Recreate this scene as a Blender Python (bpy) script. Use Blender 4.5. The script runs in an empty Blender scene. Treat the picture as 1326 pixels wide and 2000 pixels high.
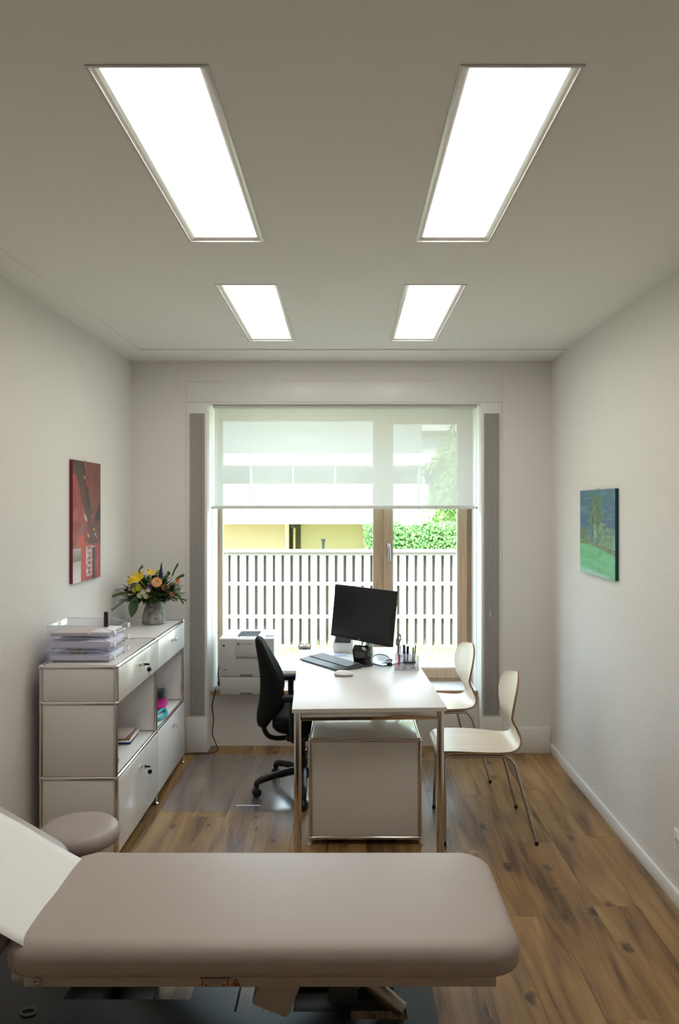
import bpy, bmesh, math, random
from mathutils import Vector, Matrix, noise as mnoise

random.seed(7)
PI = math.pi
SC = bpy.context.scene
COL = SC.collection

# ------------------------------------------------------------------ camera
cam_d = bpy.data.cameras.new('camera')
cam = bpy.data.objects.new('camera', cam_d)
COL.objects.link(cam)
cam.location = (0, 0, 1.68)
cam.rotation_euler = (PI / 2, 0, 0)
cam_d.sensor_fit = 'HORIZONTAL'
cam_d.sensor_width = 36.0
cam_d.lens = 36.0 * 1450 / 1326
cam_d.shift_x = -16 / 1326
cam_d.shift_y = -10 / 1326
cam_d.clip_start = 0.05
cam_d.clip_end = 300
SC.camera = cam

# ------------------------------------------------------------------ light
SKY_COLOR = (0.70, 0.86, 1.0)
SKY_STRENGTH = 6.2
SUN_STRENGTH = 10.5
PANEL_STRENGTH = 8.8
PANEL_COLOR = (1.0, 0.945, 0.875)
EXPOSURE = 0.18

w = bpy.data.worlds.new('world')
SC.world = w
w.use_nodes = True
bg = w.node_tree.nodes['Background']
bg.inputs[0].default_value = (*SKY_COLOR, 1)
bg.inputs[1].default_value = SKY_STRENGTH

sun_d = bpy.data.lights.new('sun', 'SUN')
sun_d.energy = SUN_STRENGTH
sun_d.angle = math.radians(0.6)
sun_d.color = (1.0, 0.95, 0.86)
sun = bpy.data.objects.new('sun', sun_d)
COL.objects.link(sun)
sun.rotation_euler = Vector((0.22, 0.50, -0.84)).to_track_quat('-Z', 'Y').to_euler()
sun.location = (0, -5, 12)

SC.view_settings.view_transform = 'Standard'
SC.view_settings.look = 'None'
SC.view_settings.gamma = 1.0
SC.view_settings.use_curve_mapping = False
SC.view_settings.exposure = EXPOSURE
SC.cycles.max_bounces = 9
SC.cycles.diffuse_bounces = 5
SC.cycles.glossy_bounces = 4
SC.cycles.transparent_max_bounces = 20
SC.cycles.sample_clamp_indirect = 6.0
SC.cycles.adaptive_threshold = 0.025
SC.cycles.caustics_reflective = False
SC.cycles.caustics_refractive = False

# ------------------------------------------------------------------ materials
MATS = {}


def mat(name, color, rough=0.5, metal=0.0, spec=0.5, coat=0.0, bump=None, sheen=0.0, emit=None, trans=0.0):
    m = bpy.data.materials.new(name)
    m.use_nodes = True
    nt = m.node_tree
    p = nt.nodes['Principled BSDF']
    p.inputs['Base Color'].default_value = (*color, 1)
    p.inputs['Roughness'].default_value = rough
    p.inputs['Metallic'].default_value = metal
    p.inputs['Specular IOR Level'].default_value = spec
    p.inputs['Coat Weight'].default_value = coat
    p.inputs['Sheen Weight'].default_value = sheen
    if emit:
        p.inputs['Emission Color'].default_value = (*emit[0], 1)
        p.inputs['Emission Strength'].default_value = emit[1]
    if bump:
        scale, strength, dist = bump
        tc = nt.nodes.new('ShaderNodeNewGeometry')
        n = nt.nodes.new('ShaderNodeTexNoise')
        n.inputs['Scale'].default_value = scale
        n.inputs['Detail'].default_value = 3
        nt.links.new(tc.outputs['Position'], n.inputs['Vector'])
        b = nt.nodes.new('ShaderNodeBump')
        b.inputs['Strength'].default_value = strength
        b.inputs['Distance'].default_value = dist
        nt.links.new(n.outputs['Fac'], b.inputs['Height'])
        nt.links.new(b.outputs['Normal'], p.inputs['Normal'])
    MATS[name] = m
    return m


def ramp_node(nt, stops):
    r = nt.nodes.new('ShaderNodeValToRGB')
    el = r.color_ramp.elements
    while len(el) < len(stops):
        el.new(0.5)
    for e, (pos, c) in zip(el, stops):
        e.position = pos
        e.color = (*c, 1)
    return r


def wood_mat(name, stops, scale=(30, 2, 30), rough=0.4, dist=1.5, coat=0.0, bump=0.05, spec=0.5):
    """long-grained wood, the grain along local Y of the scale vector"""
    m = mat(name, stops[0][1], rough, coat=coat, spec=spec)
    nt = m.node_tree
    p = nt.nodes['Principled BSDF']
    tc = nt.nodes.new('ShaderNodeTexCoord')
    mp = nt.nodes.new('ShaderNodeMapping')
    mp.inputs['Scale'].default_value = scale
    nt.links.new(tc.outputs['Object'], mp.inputs['Vector'])
    n = nt.nodes.new('ShaderNodeTexNoise')
    n.inputs['Scale'].default_value = 1.0
    n.inputs['Detail'].default_value = 6
    n.inputs['Distortion'].default_value = dist
    nt.links.new(mp.outputs['Vector'], n.inputs['Vector'])
    r = ramp_node(nt, stops)
    nt.links.new(n.outputs['Fac'], r.inputs['Fac'])
    nt.links.new(r.outputs['Color'], p.inputs['Base Color'])
    b = nt.nodes.new('ShaderNodeBump')
    b.inputs['Strength'].default_value = bump
    b.inputs['Distance'].default_value = 0.001
    nt.links.new(n.outputs['Fac'], b.inputs['Height'])
    nt.links.new(b.outputs['Normal'], p.inputs['Normal'])
    return m


def plank_mat():
    m = mat('oak_plank', (0.3, 0.19, 0.1), 0.36, spec=0.36)
    nt = m.node_tree
    L = nt.links.new
    N = nt.nodes.new
    p = nt.nodes['Principled BSDF']
    tc = N('ShaderNodeTexCoord')
    oi = N('ShaderNodeObjectInfo')
    cx = N('ShaderNodeCombineXYZ')
    for i, k in enumerate((41.0, 97.0, 13.0)):
        mu = N('ShaderNodeMath'); mu.operation = 'MULTIPLY'; mu.inputs[1].default_value = k
        L(oi.outputs['Random'], mu.inputs[0]); L(mu.outputs[0], cx.inputs[i])
    ad = N('ShaderNodeVectorMath'); ad.operation = 'ADD'
    L(tc.outputs['Object'], ad.inputs[0]); L(cx.outputs[0], ad.inputs[1])
    # knots
    mk = N('ShaderNodeMapping'); mk.inputs['Scale'].default_value = (7.5, 3.6, 1)
    nk = N('ShaderNodeTexNoise'); nk.inputs['Scale'].default_value = 26.0; nk.inputs['Detail'].default_value = 3
    L(ad.outputs[0], nk.inputs['Vector'])
    nv_ = N('ShaderNodeVectorMath'); nv_.operation = 'MULTIPLY_ADD'
    nv_.inputs[1].default_value = (0.05, 0.05, 0)
    L(nk.outputs['Color'], nv_.inputs[0]); L(ad.outputs[0], nv_.inputs[2])
    L(nv_.outputs[0], mk.inputs['Vector'])
    vo = N('ShaderNodeTexVoronoi'); vo.voronoi_dimensions = '2D'; vo.inputs['Scale'].default_value = 1.0
    vo.inputs['Randomness'].default_value = 1.0
    L(mk.outputs[0], vo.inputs['Vector'])
    kr = N('ShaderNodeMapRange'); kr.inputs['From Min'].default_value = 0.03; kr.inputs['From Max'].default_value = 0.20
    kr.inputs['To Min'].default_value = 1; kr.inputs['To Max'].default_value = 0
    L(vo.outputs['Distance'], kr.inputs['Value'])
    sp = N('ShaderNodeSeparateColor'); L(vo.outputs['Color'], sp.inputs['Color'])
    gt = N('ShaderNodeMath'); gt.operation = 'GREATER_THAN'; gt.inputs[1].default_value = 0.62
    L(sp.outputs[0], gt.inputs[0])
    km = N('ShaderNodeMath'); km.operation = 'MULTIPLY'; L(kr.outputs[0], km.inputs[0]); L(gt.outputs[0], km.inputs[1])
    # broad cathedral grain, warped near knots
    mg = N('ShaderNodeMapping'); mg.inputs['Scale'].default_value = (13, 1.3, 1)
    L(ad.outputs[0], mg.inputs['Vector'])
    kv = N('ShaderNodeVectorMath'); kv.operation = 'ADD'
    kc = N('ShaderNodeCombineXYZ')
    km2 = N('ShaderNodeMath'); km2.operation = 'MULTIPLY'; km2.inputs[1].default_value = 1.1
    L(km.outputs[0], km2.inputs[0]); L(km2.outputs[0], kc.inputs[0])
    L(mg.outputs[0], kv.inputs[0]); L(kc.outputs[0], kv.inputs[1])
    n1 = N('ShaderNodeTexNoise'); n1.inputs['Scale'].default_value = 1.0; n1.inputs['Detail'].default_value = 5
    n1.inputs['Distortion'].default_value = 0.9
    L(kv.outputs[0], n1.inputs['Vector'])
    mf = N('ShaderNodeMapping'); mf.inputs['Scale'].default_value = (150, 5, 1)
    L(ad.outputs[0], mf.inputs['Vector'])
    n2 = N('ShaderNodeTexNoise'); n2.inputs['Scale'].default_value = 1.0; n2.inputs['Detail'].default_value = 3
    L(mf.outputs[0], n2.inputs['Vector'])
    ml = N('ShaderNodeMapping'); ml.inputs['Scale'].default_value = (5, 1.3, 1)
    L(ad.outputs[0], ml.inputs['Vector'])
    n3 = N('ShaderNodeTexNoise'); n3.inputs['Scale'].default_value = 1.0; n3.inputs['Detail'].default_value = 2
    L(ml.outputs[0], n3.inputs['Vector'])
    s1 = N('ShaderNodeMath'); s1.operation = 'MULTIPLY'; s1.inputs[1].default_value = 0.75; L(n1.outputs['Fac'], s1.inputs[0])
    s2 = N('ShaderNodeMath'); s2.operation = 'MULTIPLY_ADD'; s2.inputs[1].default_value = 0.22
    L(n2.outputs['Fac'], s2.inputs[0]); L(s1.outputs[0], s2.inputs[2])
    s3 = N('ShaderNodeMath'); s3.operation = 'MULTIPLY_ADD'; s3.inputs[1].default_value = 0.38
    L(n3.outputs['Fac'], s3.inputs[0]); L(s2.outputs[0], s3.inputs[2])
    s4 = N('ShaderNodeMath'); s4.operation = 'MULTIPLY_ADD'; s4.inputs[1].default_value = 0.03
    L(oi.outputs['Random'], s4.inputs[0]); L(s3.outputs[0], s4.inputs[2])
    r = ramp_node(nt, [(0.52, (0.095, 0.048, 0.018)), (0.62, (0.200, 0.110, 0.043)), (0.73, (0.298, 0.172, 0.067)), (0.86, (0.375, 0.235, 0.102))])
    L(s4.outputs[0], r.inputs['Fac'])
    mx = N('ShaderNodeMix'); mx.data_type = 'RGBA'
    mx.inputs['B'].default_value = (0.035, 0.018, 0.010, 1)
    kf = N('ShaderNodeMath'); kf.operation = 'MULTIPLY'; kf.inputs[1].default_value = 0.8
    L(km.outputs[0], kf.inputs[0]); L(kf.outputs[0], mx.inputs['Factor']); L(r.outputs['Color'], mx.inputs['A'])
    L(mx.outputs['Result'], p.inputs['Base Color'])
    b = N('ShaderNodeBump'); b.inputs['Strength'].default_value = 0.12; b.inputs['Distance'].default_value = 0.0008
    L(n2.outputs['Fac'], b.inputs['Height']); L(b.outputs['Normal'], p.inputs['Normal'])
    return m


def clear_mat(name, tint=(1, 1, 1), body=0.06, body_color=(0.9, 0.9, 0.95), rough=0.03, gloss=1.0):
    """thin clear pane: mostly transparent, Fresnel gloss, a little milky body"""
    m = bpy.data.materials.new(name)
    m.use_nodes = True
    nt = m.node_tree
    nt.nodes.clear()
    N = nt.nodes.new
    L = nt.links.new
    out = N('ShaderNodeOutputMaterial')
    t = N('ShaderNodeBsdfTransparent'); t.inputs[0].default_value = (*tint, 1)
    d = N('ShaderNodeBsdfDiffuse'); d.inputs[0].default_value = (*body_color, 1)
    g = N('ShaderNodeBsdfGlossy'); g.inputs['Roughness'].default_value = rough
    m1 = N('ShaderNodeMixShader'); m1.inputs[0].default_value = body
    m2 = N('ShaderNodeMixShader')
    f = N('ShaderNodeLayerWeight'); f.inputs['Blend'].default_value = 0.5
    pw_ = N('ShaderNodeMath'); pw_.operation = 'POWER'; pw_.inputs[1].default_value = 5.0
    mu = N('ShaderNodeMath'); mu.operation = 'MULTIPLY_ADD'; mu.inputs[1].default_value = 0.95 * gloss
    mu.inputs[2].default_value = 0.04 * gloss; mu.use_clamp = True
    L(f.outputs['Facing'], pw_.inputs[0]); L(pw_.outputs[0], mu.inputs[0]); L(mu.outputs[0], m2.inputs[0])
    L(t.outputs[0], m1.inputs[1]); L(d.outputs[0], m1.inputs[2])
    L(m1.outputs[0], m2.inputs[1]); L(g.outputs[0], m2.inputs[2])
    L(m2.outputs[0], out.inputs['Surface'])
    MATS[name] = m
    return m


def screen_fabric(name, open_fac=0.2):
    m = bpy.data.materials.new(name)
    m.use_nodes = True
    nt = m.node_tree
    nt.nodes.clear()
    N = nt.nodes.new
    L = nt.links.new
    out = N('ShaderNodeOutputMaterial')
    t = N('ShaderNodeBsdfTransparent')
    d = N('ShaderNodeBsdfDiffuse'); d.inputs[0].default_value = (0.80, 0.81, 0.78, 1)
    tl = N('ShaderNodeBsdfTranslucent'); tl.inputs[0].default_value = (0.54, 0.55, 0.53, 1)
    a = N('ShaderNodeMixShader'); a.inputs[0].default_value = 0.42
    L(d.outputs[0], a.inputs[1]); L(tl.outputs[0], a.inputs[2])
    b = N('ShaderNodeMixShader'); b.inputs[0].default_value = open_fac
    L(a.outputs[0], b.inputs[1]); L(t.outputs[0], b.inputs[2])
    L(b.outputs[0], out.inputs['Surface'])
    MATS[name] = m
    return m


def speckle_mat(name, c1, c2, c3, scale, rough=0.7):
    m = mat(name, c1, rough)
    nt = m.node_tree
    p = nt.nodes['Principled BSDF']
    tc = nt.nodes.new('ShaderNodeTexCoord')
    n = nt.nodes.new('ShaderNodeTexNoise')
    n.inputs['Scale'].default_value = scale
    n.inputs['Detail'].default_value = 6
    n.inputs['Roughness'].default_value = 0.7
    nt.links.new(tc.outputs['Object'], n.inputs['Vector'])
    r = ramp_node(nt, [(0.35, c1), (0.52, c2), (0.68, c3)])
    nt.links.new(n.outputs['Fac'], r.inputs['Fac'])
    nt.links.new(r.outputs['Color'], p.inputs['Base Color'])
    return m


def leaf_mat(name, dark, light):
    m = mat(name, dark, 0.55)
    nt = m.node_tree
    p = nt.nodes['Principled BSDF']
    g = nt.nodes.new('ShaderNodeNewGeometry')
    r = ramp_node(nt, [(0.0, dark), (1.0, light)])
    nt.links.new(g.outputs['Random Per Island'], r.inputs['Fac'])
    nt.links.new(r.outputs['Color'], p.inputs['Base Color'])
    return m


def attr_mat(name, rough=0.6):
    m = mat(name, (0.5, 0.5, 0.5), rough)
    nt = m.node_tree
    a = nt.nodes.new('ShaderNodeAttribute')
    a.attribute_name = 'paint'
    nt.links.new(a.outputs['Color'], nt.nodes['Principled BSDF'].inputs['Base Color'])
    return m


WALL = mat('wall_plaster', (0.80, 0.775, 0.745), 0.85, spec=0.2, bump=(220, 0.8, 0.005))
WALLS = mat('smooth_wall_paint', (0.80, 0.775, 0.745), 0.75, spec=0.25)
CEIL = mat('ceiling_paint', (0.86, 0.83, 0.80), 0.85, spec=0.2)
TRIM = mat('white_lacquer_trim', (0.80, 0.79, 0.76), 0.35)
GRILLE = mat('grey_anodised_grille', (0.47, 0.44, 0.42), 0.5)
PLANK = plank_mat()
SUB = mat('subfloor', (0.05, 0.035, 0.025), 0.9)
OAKF = wood_mat('window_oak', [(0.3, (0.44, 0.31, 0.205)), (0.5, (0.52, 0.375, 0.255)), (0.75, (0.58, 0.43, 0.31))], (60, 60, 2.5), 0.4)
OAKS = wood_mat('sill_oak', [(0.3, (0.40, 0.22, 0.10)), (0.5, (0.50, 0.29, 0.14)), (0.75, (0.58, 0.36, 0.19))], (2.5, 60, 60), 0.22, coat=1.0)
PLY = wood_mat('birch_ply', [(0.3, (0.66, 0.56, 0.44)), (0.55, (0.73, 0.64, 0.52)), (0.8, (0.78, 0.70, 0.58))], (3, 70, 70), 0.33)
PLYEDGE = mat('ply_edge', (0.32, 0.20, 0.12), 0.6)
CHROME = mat('chrome', (0.72, 0.70, 0.68), 0.12, 1.0)
STEEL = mat('brushed_steel', (0.52, 0.50, 0.48), 0.28, 1.0)
PANELM = mat('white_powder_coat', (0.82, 0.80, 0.78), 0.24, coat=0.25)
DESK = mat('white_desk_laminate', (0.79, 0.785, 0.785), 0.32)
DESKEDGE = mat('desk_edge_band', (0.62, 0.57, 0.54), 0.5)
BLACK = mat('black_plastic', (0.009, 0.009, 0.010), 0.45, spec=0.4)
BLACKF = mat('black_fabric', (0.006, 0.0063, 0.0068), 0.8, spec=0.15, bump=(900, 0.3, 0.001))
BLACKG = mat('black_gloss', (0.010, 0.010, 0.011), 0.15)
SCREEN = mat('screen_matte', (0.006, 0.009, 0.011), 0.25, spec=0.4)
GREYD = mat('charcoal_plastic', (0.055, 0.06, 0.065), 0.45)
GREYM = mat('mid_grey_plastic', (0.25, 0.25, 0.25), 0.5)
PRN = mat('printer_shell', (0.54, 0.53, 0.525), 0.45)
PRN2 = mat('printer_shell_lower', (0.52, 0.51, 0.505), 0.45)
PRND = mat('printer_slot', (0.18, 0.17, 0.17), 0.5)
WHITE = mat('white_plastic', (0.85, 0.85, 0.84), 0.35)
SILVER = mat('silver_paint', (0.62, 0.66, 0.70), 0.3, 0.6)
PAPER = mat('paper', (0.86, 0.85, 0.86), 0.8)
PAPERB = mat('paper_bluish', (0.76, 0.78, 0.93), 0.8)
PAPERT = mat('couch_paper', (0.88, 0.88, 0.87), 0.85, bump=(60, 0.15, 0.003))
VINYL = mat('taupe_vinyl', (0.43, 0.365, 0.33), 0.42, bump=(900, 0.12, 0.0006))
VINYL2 = mat('taupe_vinyl_stool', (0.38, 0.325, 0.295), 0.40, bump=(900, 0.12, 0.0006))
CREAMM = mat('couch_frame_coat', (0.52, 0.47, 0.43), 0.4)
DARKB = mat('couch_base_coat', (0.030, 0.036, 0.042), 0.35)
GLASS = clear_mat('window_glass', (0.97, 0.99, 0.98), 0.0, gloss=0.8)
ACRYL = clear_mat('clear_acrylic', (0.98, 0.975, 0.995), 0.05, (0.85, 0.85, 1.0), gloss=1.3)
ACEDGE = clear_mat('acrylic_edge', (0.85, 0.85, 0.95), 0.5, (0.9, 0.9, 1.0))
MATPC = clear_mat('chair_mat_plastic', (0.96, 0.97, 0.985), 0.05, (0.34, 0.46, 0.68), rough=0.16, gloss=1.1)  # bluish body colour stands in for the sky's reflection
FROST = clear_mat('frosted_acrylic', (0.97, 0.97, 0.99), 0.22, (0.86, 0.84, 0.88), gloss=1.2)
BLIND = screen_fabric('screen_fabric', 0.11)
BLINDBAR = mat('blind_bar', (0.74, 0.76, 0.72), 0.4)
DIFFUSER = mat('light_diffuser', (0.9, 0.9, 0.9), 0.5, emit=(PANEL_COLOR, PANEL_STRENGTH))
LAMPFR = mat('lamp_frame', (0.66, 0.64, 0.62), 0.18)
VASE = speckle_mat('stone_glaze', (0.10, 0.095, 0.085), (0.26, 0.25, 0.22), (0.50, 0.50, 0.46), 34)
LEAFD = mat('leaf_dark', (0.020, 0.060, 0.014), 0.45)
LEAFM = mat('leaf_mid', (0.060, 0.13, 0.025), 0.5)
LEAFL = mat('leaf_pale', (0.20, 0.25, 0.09), 0.6)
YEL = mat('petal_yellow', (0.80, 0.56, 0.015), 0.55)
YELG = mat('petal_lime', (0.48, 0.48, 0.03), 0.55)
PEACH = mat('petal_peach', (0.90, 0.52, 0.24), 0.6)
ORANGE = mat('petal_orange', (0.75, 0.25, 0.06), 0.6)
SALMON = mat('petal_salmon', (0.62, 0.22, 0.13), 0.6)
PURPLE = mat('petal_purple', (0.085, 0.035, 0.18), 0.6)
NAVYF = mat('petal_indigo', (0.02, 0.015, 0.085), 0.6)
CREAMF = mat('petal_cream', (0.55, 0.53, 0.38), 0.7)
PAINT = attr_mat('oil_paint', 0.55)
RED = mat('red_plastic', (0.62, 0.03, 0.02), 0.4)
ORNG = mat('warning_orange', (0.75, 0.26, 0.02), 0.5)
NAVY = mat('navy_card', (0.012, 0.02, 0.11), 0.5)
BROWNC = mat('brown_card', (0.24, 0.12, 0.06), 0.6)
MAGENTA = mat('magenta_film', (0.55, 0.005, 0.22), 0.35)
TEAL = mat('teal_film', (0.0, 0.33, 0.34), 0.35)
DGREEN = mat('dark_green_card', (0.005, 0.06, 0.06), 0.5)
BLUEP = mat('blue_pen', (0.02, 0.05, 0.22), 0.4)
GREENP = mat('green_pen', (0.02, 0.09, 0.03), 0.4)
BEIGE = mat('beige_rubber', (0.45, 0.36, 0.29), 0.6)
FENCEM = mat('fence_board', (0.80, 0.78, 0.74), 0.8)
FENCEB = mat('fence_board_shade', (0.15, 0.135, 0.12), 0.85)  # shade of the rear boards and cap put into a darker colour
LAWN = speckle_mat('lawn', (0.33, 0.36, 0.19), (0.42, 0.43, 0.27), (0.50, 0.51, 0.36), 9, 0.9)
GRASSM = leaf_mat('grass_blade', (0.26, 0.38, 0.12), (0.52, 0.60, 0.30))
HEDGEM = leaf_mat('hedge_leaf', (0.04, 0.15, 0.03), (0.24, 0.46, 0.13))
TREEM = leaf_mat('tree_leaf', (0.12, 0.30, 0.05), (0.45, 0.62, 0.20))
BARK = mat('bark', (0.10, 0.07, 0.05), 0.9)
YELW = mat('ochre_render', (0.46, 0.365, 0.225), 0.85)
YELW2 = mat('lemon_render', (0.43, 0.375, 0.20), 0.85)
HWHITE = mat('house_white', (0.85, 0.85, 0.83), 0.8)
HGREY = mat('house_grey', (0.52, 0.53, 0.52), 0.8)
HDARK = mat('house_dark', (0.05, 0.06, 0.07), 0.5)
HCREAM = mat('house_cream', (0.72, 0.66, 0.38), 0.8)

# ------------------------------------------------------------------ geometry helpers


class G:
    """collects faces; built into one mesh object"""

    def __init__(self):
        self.v = []
        self.f = []
        self.mi = []

    def add(self, verts, faces, mi=0):
        o = len(self.v)
        self.v += [tuple(p) for p in verts]
        self.f += [tuple(i + o for i in f) for f in faces]
        self.mi += [mi] * len(faces)
        return self

    def addbm(self, bm, mi=0):
        bm.verts.index_update()
        self.add([v.co[:] for v in bm.verts], [[v.index for v in f.verts] for f in bm.faces], mi)
        bm.free()
        return self

    def box(self, x0, x1, y0, y1, z0, z1, bev=0.0, seg=2, mi=0, m=None):
        if x0 > x1: x0, x1 = x1, x0
        if y0 > y1: y0, y1 = y1, y0
        if z0 > z1: z0, z1 = z1, z0
        vs = [(x0, y0, z0), (x1, y0, z0), (x1, y1, z0), (x0, y1, z0), (x0, y0, z1), (x1, y0, z1), (x1, y1, z1), (x0, y1, z1)]
        fs = [(0, 3, 2, 1), (4, 5, 6, 7), (0, 1, 5, 4), (1, 2, 6, 5), (2, 3, 7, 6), (3, 0, 4, 7)]
        if m is not None:
            vs = [m @ Vector(p) for p in vs]
        if bev <= 0:
            return self.add(vs, fs, mi)
        bm = bmesh.new()
        bv = [bm.verts.new(p) for p in vs]
        for f in fs:
            bm.faces.new([bv[i] for i in f])
        bmesh.ops.bevel(bm, geom=bm.edges[:], offset=bev, segments=seg, profile=0.5, affect='EDGES', clamp_overlap=True)
        return self.addbm(bm, mi)

    def tube(self, pts, r, seg=10, mi=0, cap=True):
        pts = [Vector(p) for p in pts]
        n = len(pts)
        rs = r if isinstance(r, (list, tuple)) else [r] * n
        tang = []
        for i in range(n):
            a = pts[max(i - 1, 0)]
            b = pts[min(i + 1, n - 1)]
            t = (b - a)
            tang.append(t.normalized() if t.length > 1e-9 else Vector((0, 0, 1)))
        up = Vector((0, 0, 1)) if abs(tang[0].z) < 0.9 else Vector((1, 0, 0))
        u = tang[0].cross(up).normalized()
        vs, fs = [], []
        for i in range(n):
            t = tang[i]
            u = (u - t * u.dot(t))
            u = u.normalized() if u.length > 1e-6 else t.orthogonal().normalized()
            w_ = t.cross(u)
            for k in range(seg):
                a = 2 * PI * k / seg
                vs.append(pts[i] + (u * math.cos(a) + w_ * math.sin(a)) * rs[i])
        for i in range(n - 1):
            for k in range(seg):
                k2 = (k + 1) % seg
                fs.append((i * seg + k, i * seg + k2, (i + 1) * seg + k2, (i + 1) * seg + k))
        if cap:
            fs.append(tuple(range(seg - 1, -1, -1)))
            fs.append(tuple((n - 1) * seg + k for k in range(seg)))
        return self.add(vs, fs, mi)

    def lathe(self, prof, c=(0, 0, 0), seg=24, mi=0, axis=None):
        """prof: list of (r, z) bottom to top"""
        vs, fs = [], []
        mm = Matrix.Identity(3)
        if axis is not None:
            mm = Vector((0, 0, 1)).rotation_difference(Vector(axis)).to_matrix()
        c = Vector(c)
        n = len(prof)
        for (r, z) in prof:
            for k in range(seg):
                a = 2 * PI * k / seg
                vs.append(c + mm @ Vector((r * math.cos(a), r * math.sin(a), z)))
        for i in range(n - 1):
            for k in range(seg):
                k2 = (k + 1) % seg
                fs.append((i * seg + k, i * seg + k2, (i + 1) * seg + k2, (i + 1) * seg + k))
        fs.append(tuple(range(seg - 1, -1, -1)))
        fs.append(tuple((n - 1) * seg + k for k in range(seg)))
        return self.add(vs, fs, mi)

    def prism(self, poly, a0, a1, axis='y', mi=0, bev=0.0):
        """polygon in the other two axes, extruded along axis from a0 to a1"""
        def pt(p, a):
            if axis == 'y': return (p[0], a, p[1])
            if axis == 'x': return (a, p[0], p[1])
            return (p[0], p[1], a)
        n = len(poly)
        vs = [pt(p, a0) for p in poly] + [pt(p, a1) for p in poly]
        fs = [tuple(range(n)), tuple(range(2 * n - 1, n - 1, -1))]
        for i in range(n):
            j = (i + 1) % n
            fs.append((i, i + n, j + n, j))
        bm = bmesh.new()
        bv = [bm.verts.new(p) for p in vs]
        for f in fs:
            bm.faces.new([bv[i] for i in f])
        bmesh.ops.recalc_face_normals(bm, faces=bm.faces[:])
        if bev > 0:
            bmesh.ops.bevel(bm, geom=bm.edges[:], offset=bev, segments=2, profile=0.5, affect='EDGES', clamp_overlap=True)
        return self.addbm(bm, mi)

    def ball(self, c, r, seg=12, rings=8, mi=0, sc=(1, 1, 1)):
        vs, fs = [], []
        for i in range(1, rings):
            t = PI * i / rings
            for k in range(seg):
                a = 2 * PI * k / seg
                vs.append((c[0] + r * sc[0] * math.sin(t) * math.cos(a), c[1] + r * sc[1] * math.sin(t) * math.sin(a), c[2] - r * sc[2] * math.cos(t)))
        for i in range(rings - 2):
            for k in range(seg):
                k2 = (k + 1) % seg
                fs.append((i * seg + k, i * seg + k2, (i + 1) * seg + k2, (i + 1) * seg + k))
        b = len(vs)
        vs.append((c[0], c[1], c[2] - r * sc[2]))
        vs.append((c[0], c[1], c[2] + r * sc[2]))
        for k in range(seg):
            k2 = (k + 1) % seg
            fs.append((b, k2, k))
            fs.append((b + 1, (rings - 2) * seg + k, (rings - 2) * seg + k2))
        return self.add(vs, fs, mi)

    def loft(self, rings, mi=0, cap=True):
        n = len(rings[0])
        vs = [p for r in rings for p in r]
        fs = []
        for i in range(len(rings) - 1):
            for k in range(n):
                k2 = (k + 1) % n
                fs.append((i * n + k, i * n + k2, (i + 1) * n + k2, (i + 1) * n + k))
        if cap:
            fs.append(tuple(range(n - 1, -1, -1)))
            fs.append(tuple((len(rings) - 1) * n + k for k in range(n)))
        return self.add(vs, fs, mi)

    def xform(self, m):
        self.v = [tuple(m @ Vector(p)) for p in self.v]
        return self


def cr(pts, n=6):
    """Catmull-Rom through points"""
    P = [Vector(p) for p in pts]
    P = [P[0] * 2 - P[1]] + P + [P[-1] * 2 - P[-2]]
    out = []
    for i in range(1, len(P) - 2):
        for k in range(n):
            t = k / n
            a, b, c, d = P[i - 1], P[i], P[i + 1], P[i + 2]
            out.append(0.5 * ((2 * b) + (c - a) * t + (2 * a - 5 * b + 4 * c - d) * t * t + (3 * b - a - 3 * c + d) * t ** 3))
    out.append(P[-2])
    return out


ROOT = {}


def build(name, g, material, parent=None, angle=38, smooth=True):
    """one mesh object; vertices are given in world space"""
    mats = material if isinstance(material, (list, tuple)) else [material]
    vs = g.v
    M = ROOT.get(parent.name) if parent is not None else None
    if M is not None:
        inv = M.inverted()
        vs = [tuple(inv @ Vector(p)) for p in vs]
    me = bpy.data.meshes.new(name)
    me.from_pydata(vs, [], g.f)
    for m in mats:
        me.materials.append(m)
    if len(mats) > 1:
        me.polygons.foreach_set('material_index', g.mi)
    if smooth:
        me.polygons.foreach_set('use_smooth', [True] * len(me.polygons))
        me.set_sharp_from_angle(angle=math.radians(angle))
    me.update()
    o = bpy.data.objects.new(name, me)
    COL.objects.link(o)
    if parent is not None:
        o.parent = parent
        ROOT[o.name] = M if M is not None else Matrix.Identity(4)
    else:
        ROOT[o.name] = Matrix.Identity(4)
    return o


def tag(o, label=None, cat=None, group=None, kind=None):
    if label: o['label'] = label
    if cat: o['category'] = cat
    if group: o['group'] = group
    if kind: o['kind'] = kind
    return o


def thing(name, label, cat, loc=(0, 0, 0), rz=0.0, group=None):
    o = bpy.data.objects.new(name, None)
    COL.objects.link(o)
    o.location = loc
    o.rotation_euler = (0, 0, rz)
    o.empty_display_size = 0.05
    ROOT[o.name] = Matrix.Translation(Vector(loc)) @ Matrix.Rotation(rz, 4, 'Z')
    return tag(o, label, cat, group)


def local_part(name, g, material, parent, **k):
    """vertices in the thing's own space"""
    g.xform(ROOT[parent.name])
    return build(name, g, material, parent, **k)


def copy_tree(o, parent=None):
    c = o.copy()
    COL.objects.link(c)
    c.parent = parent
    for ch in list(o.children):
        copy_tree(ch, c)
    return c


def struct(name, g, material, parent=None, label=None):
    o = build(name, g, material, parent)
    if parent is None:
        o['kind'] = 'structure'
    if label:
        o['label'] = label
    return o


# ------------------------------------------------------------------ the room
YB = 5.075            # window wall plane
XR = 1.393            # wall opposite the cabinet
ZC = 2.6775           # frieze underside
ZC2 = 2.6855          # ceiling underside
YN = -1.25            # wall behind the camera
OL, OR_ = -0.959, 0.9135   # window opening
OT = 2.387


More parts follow.
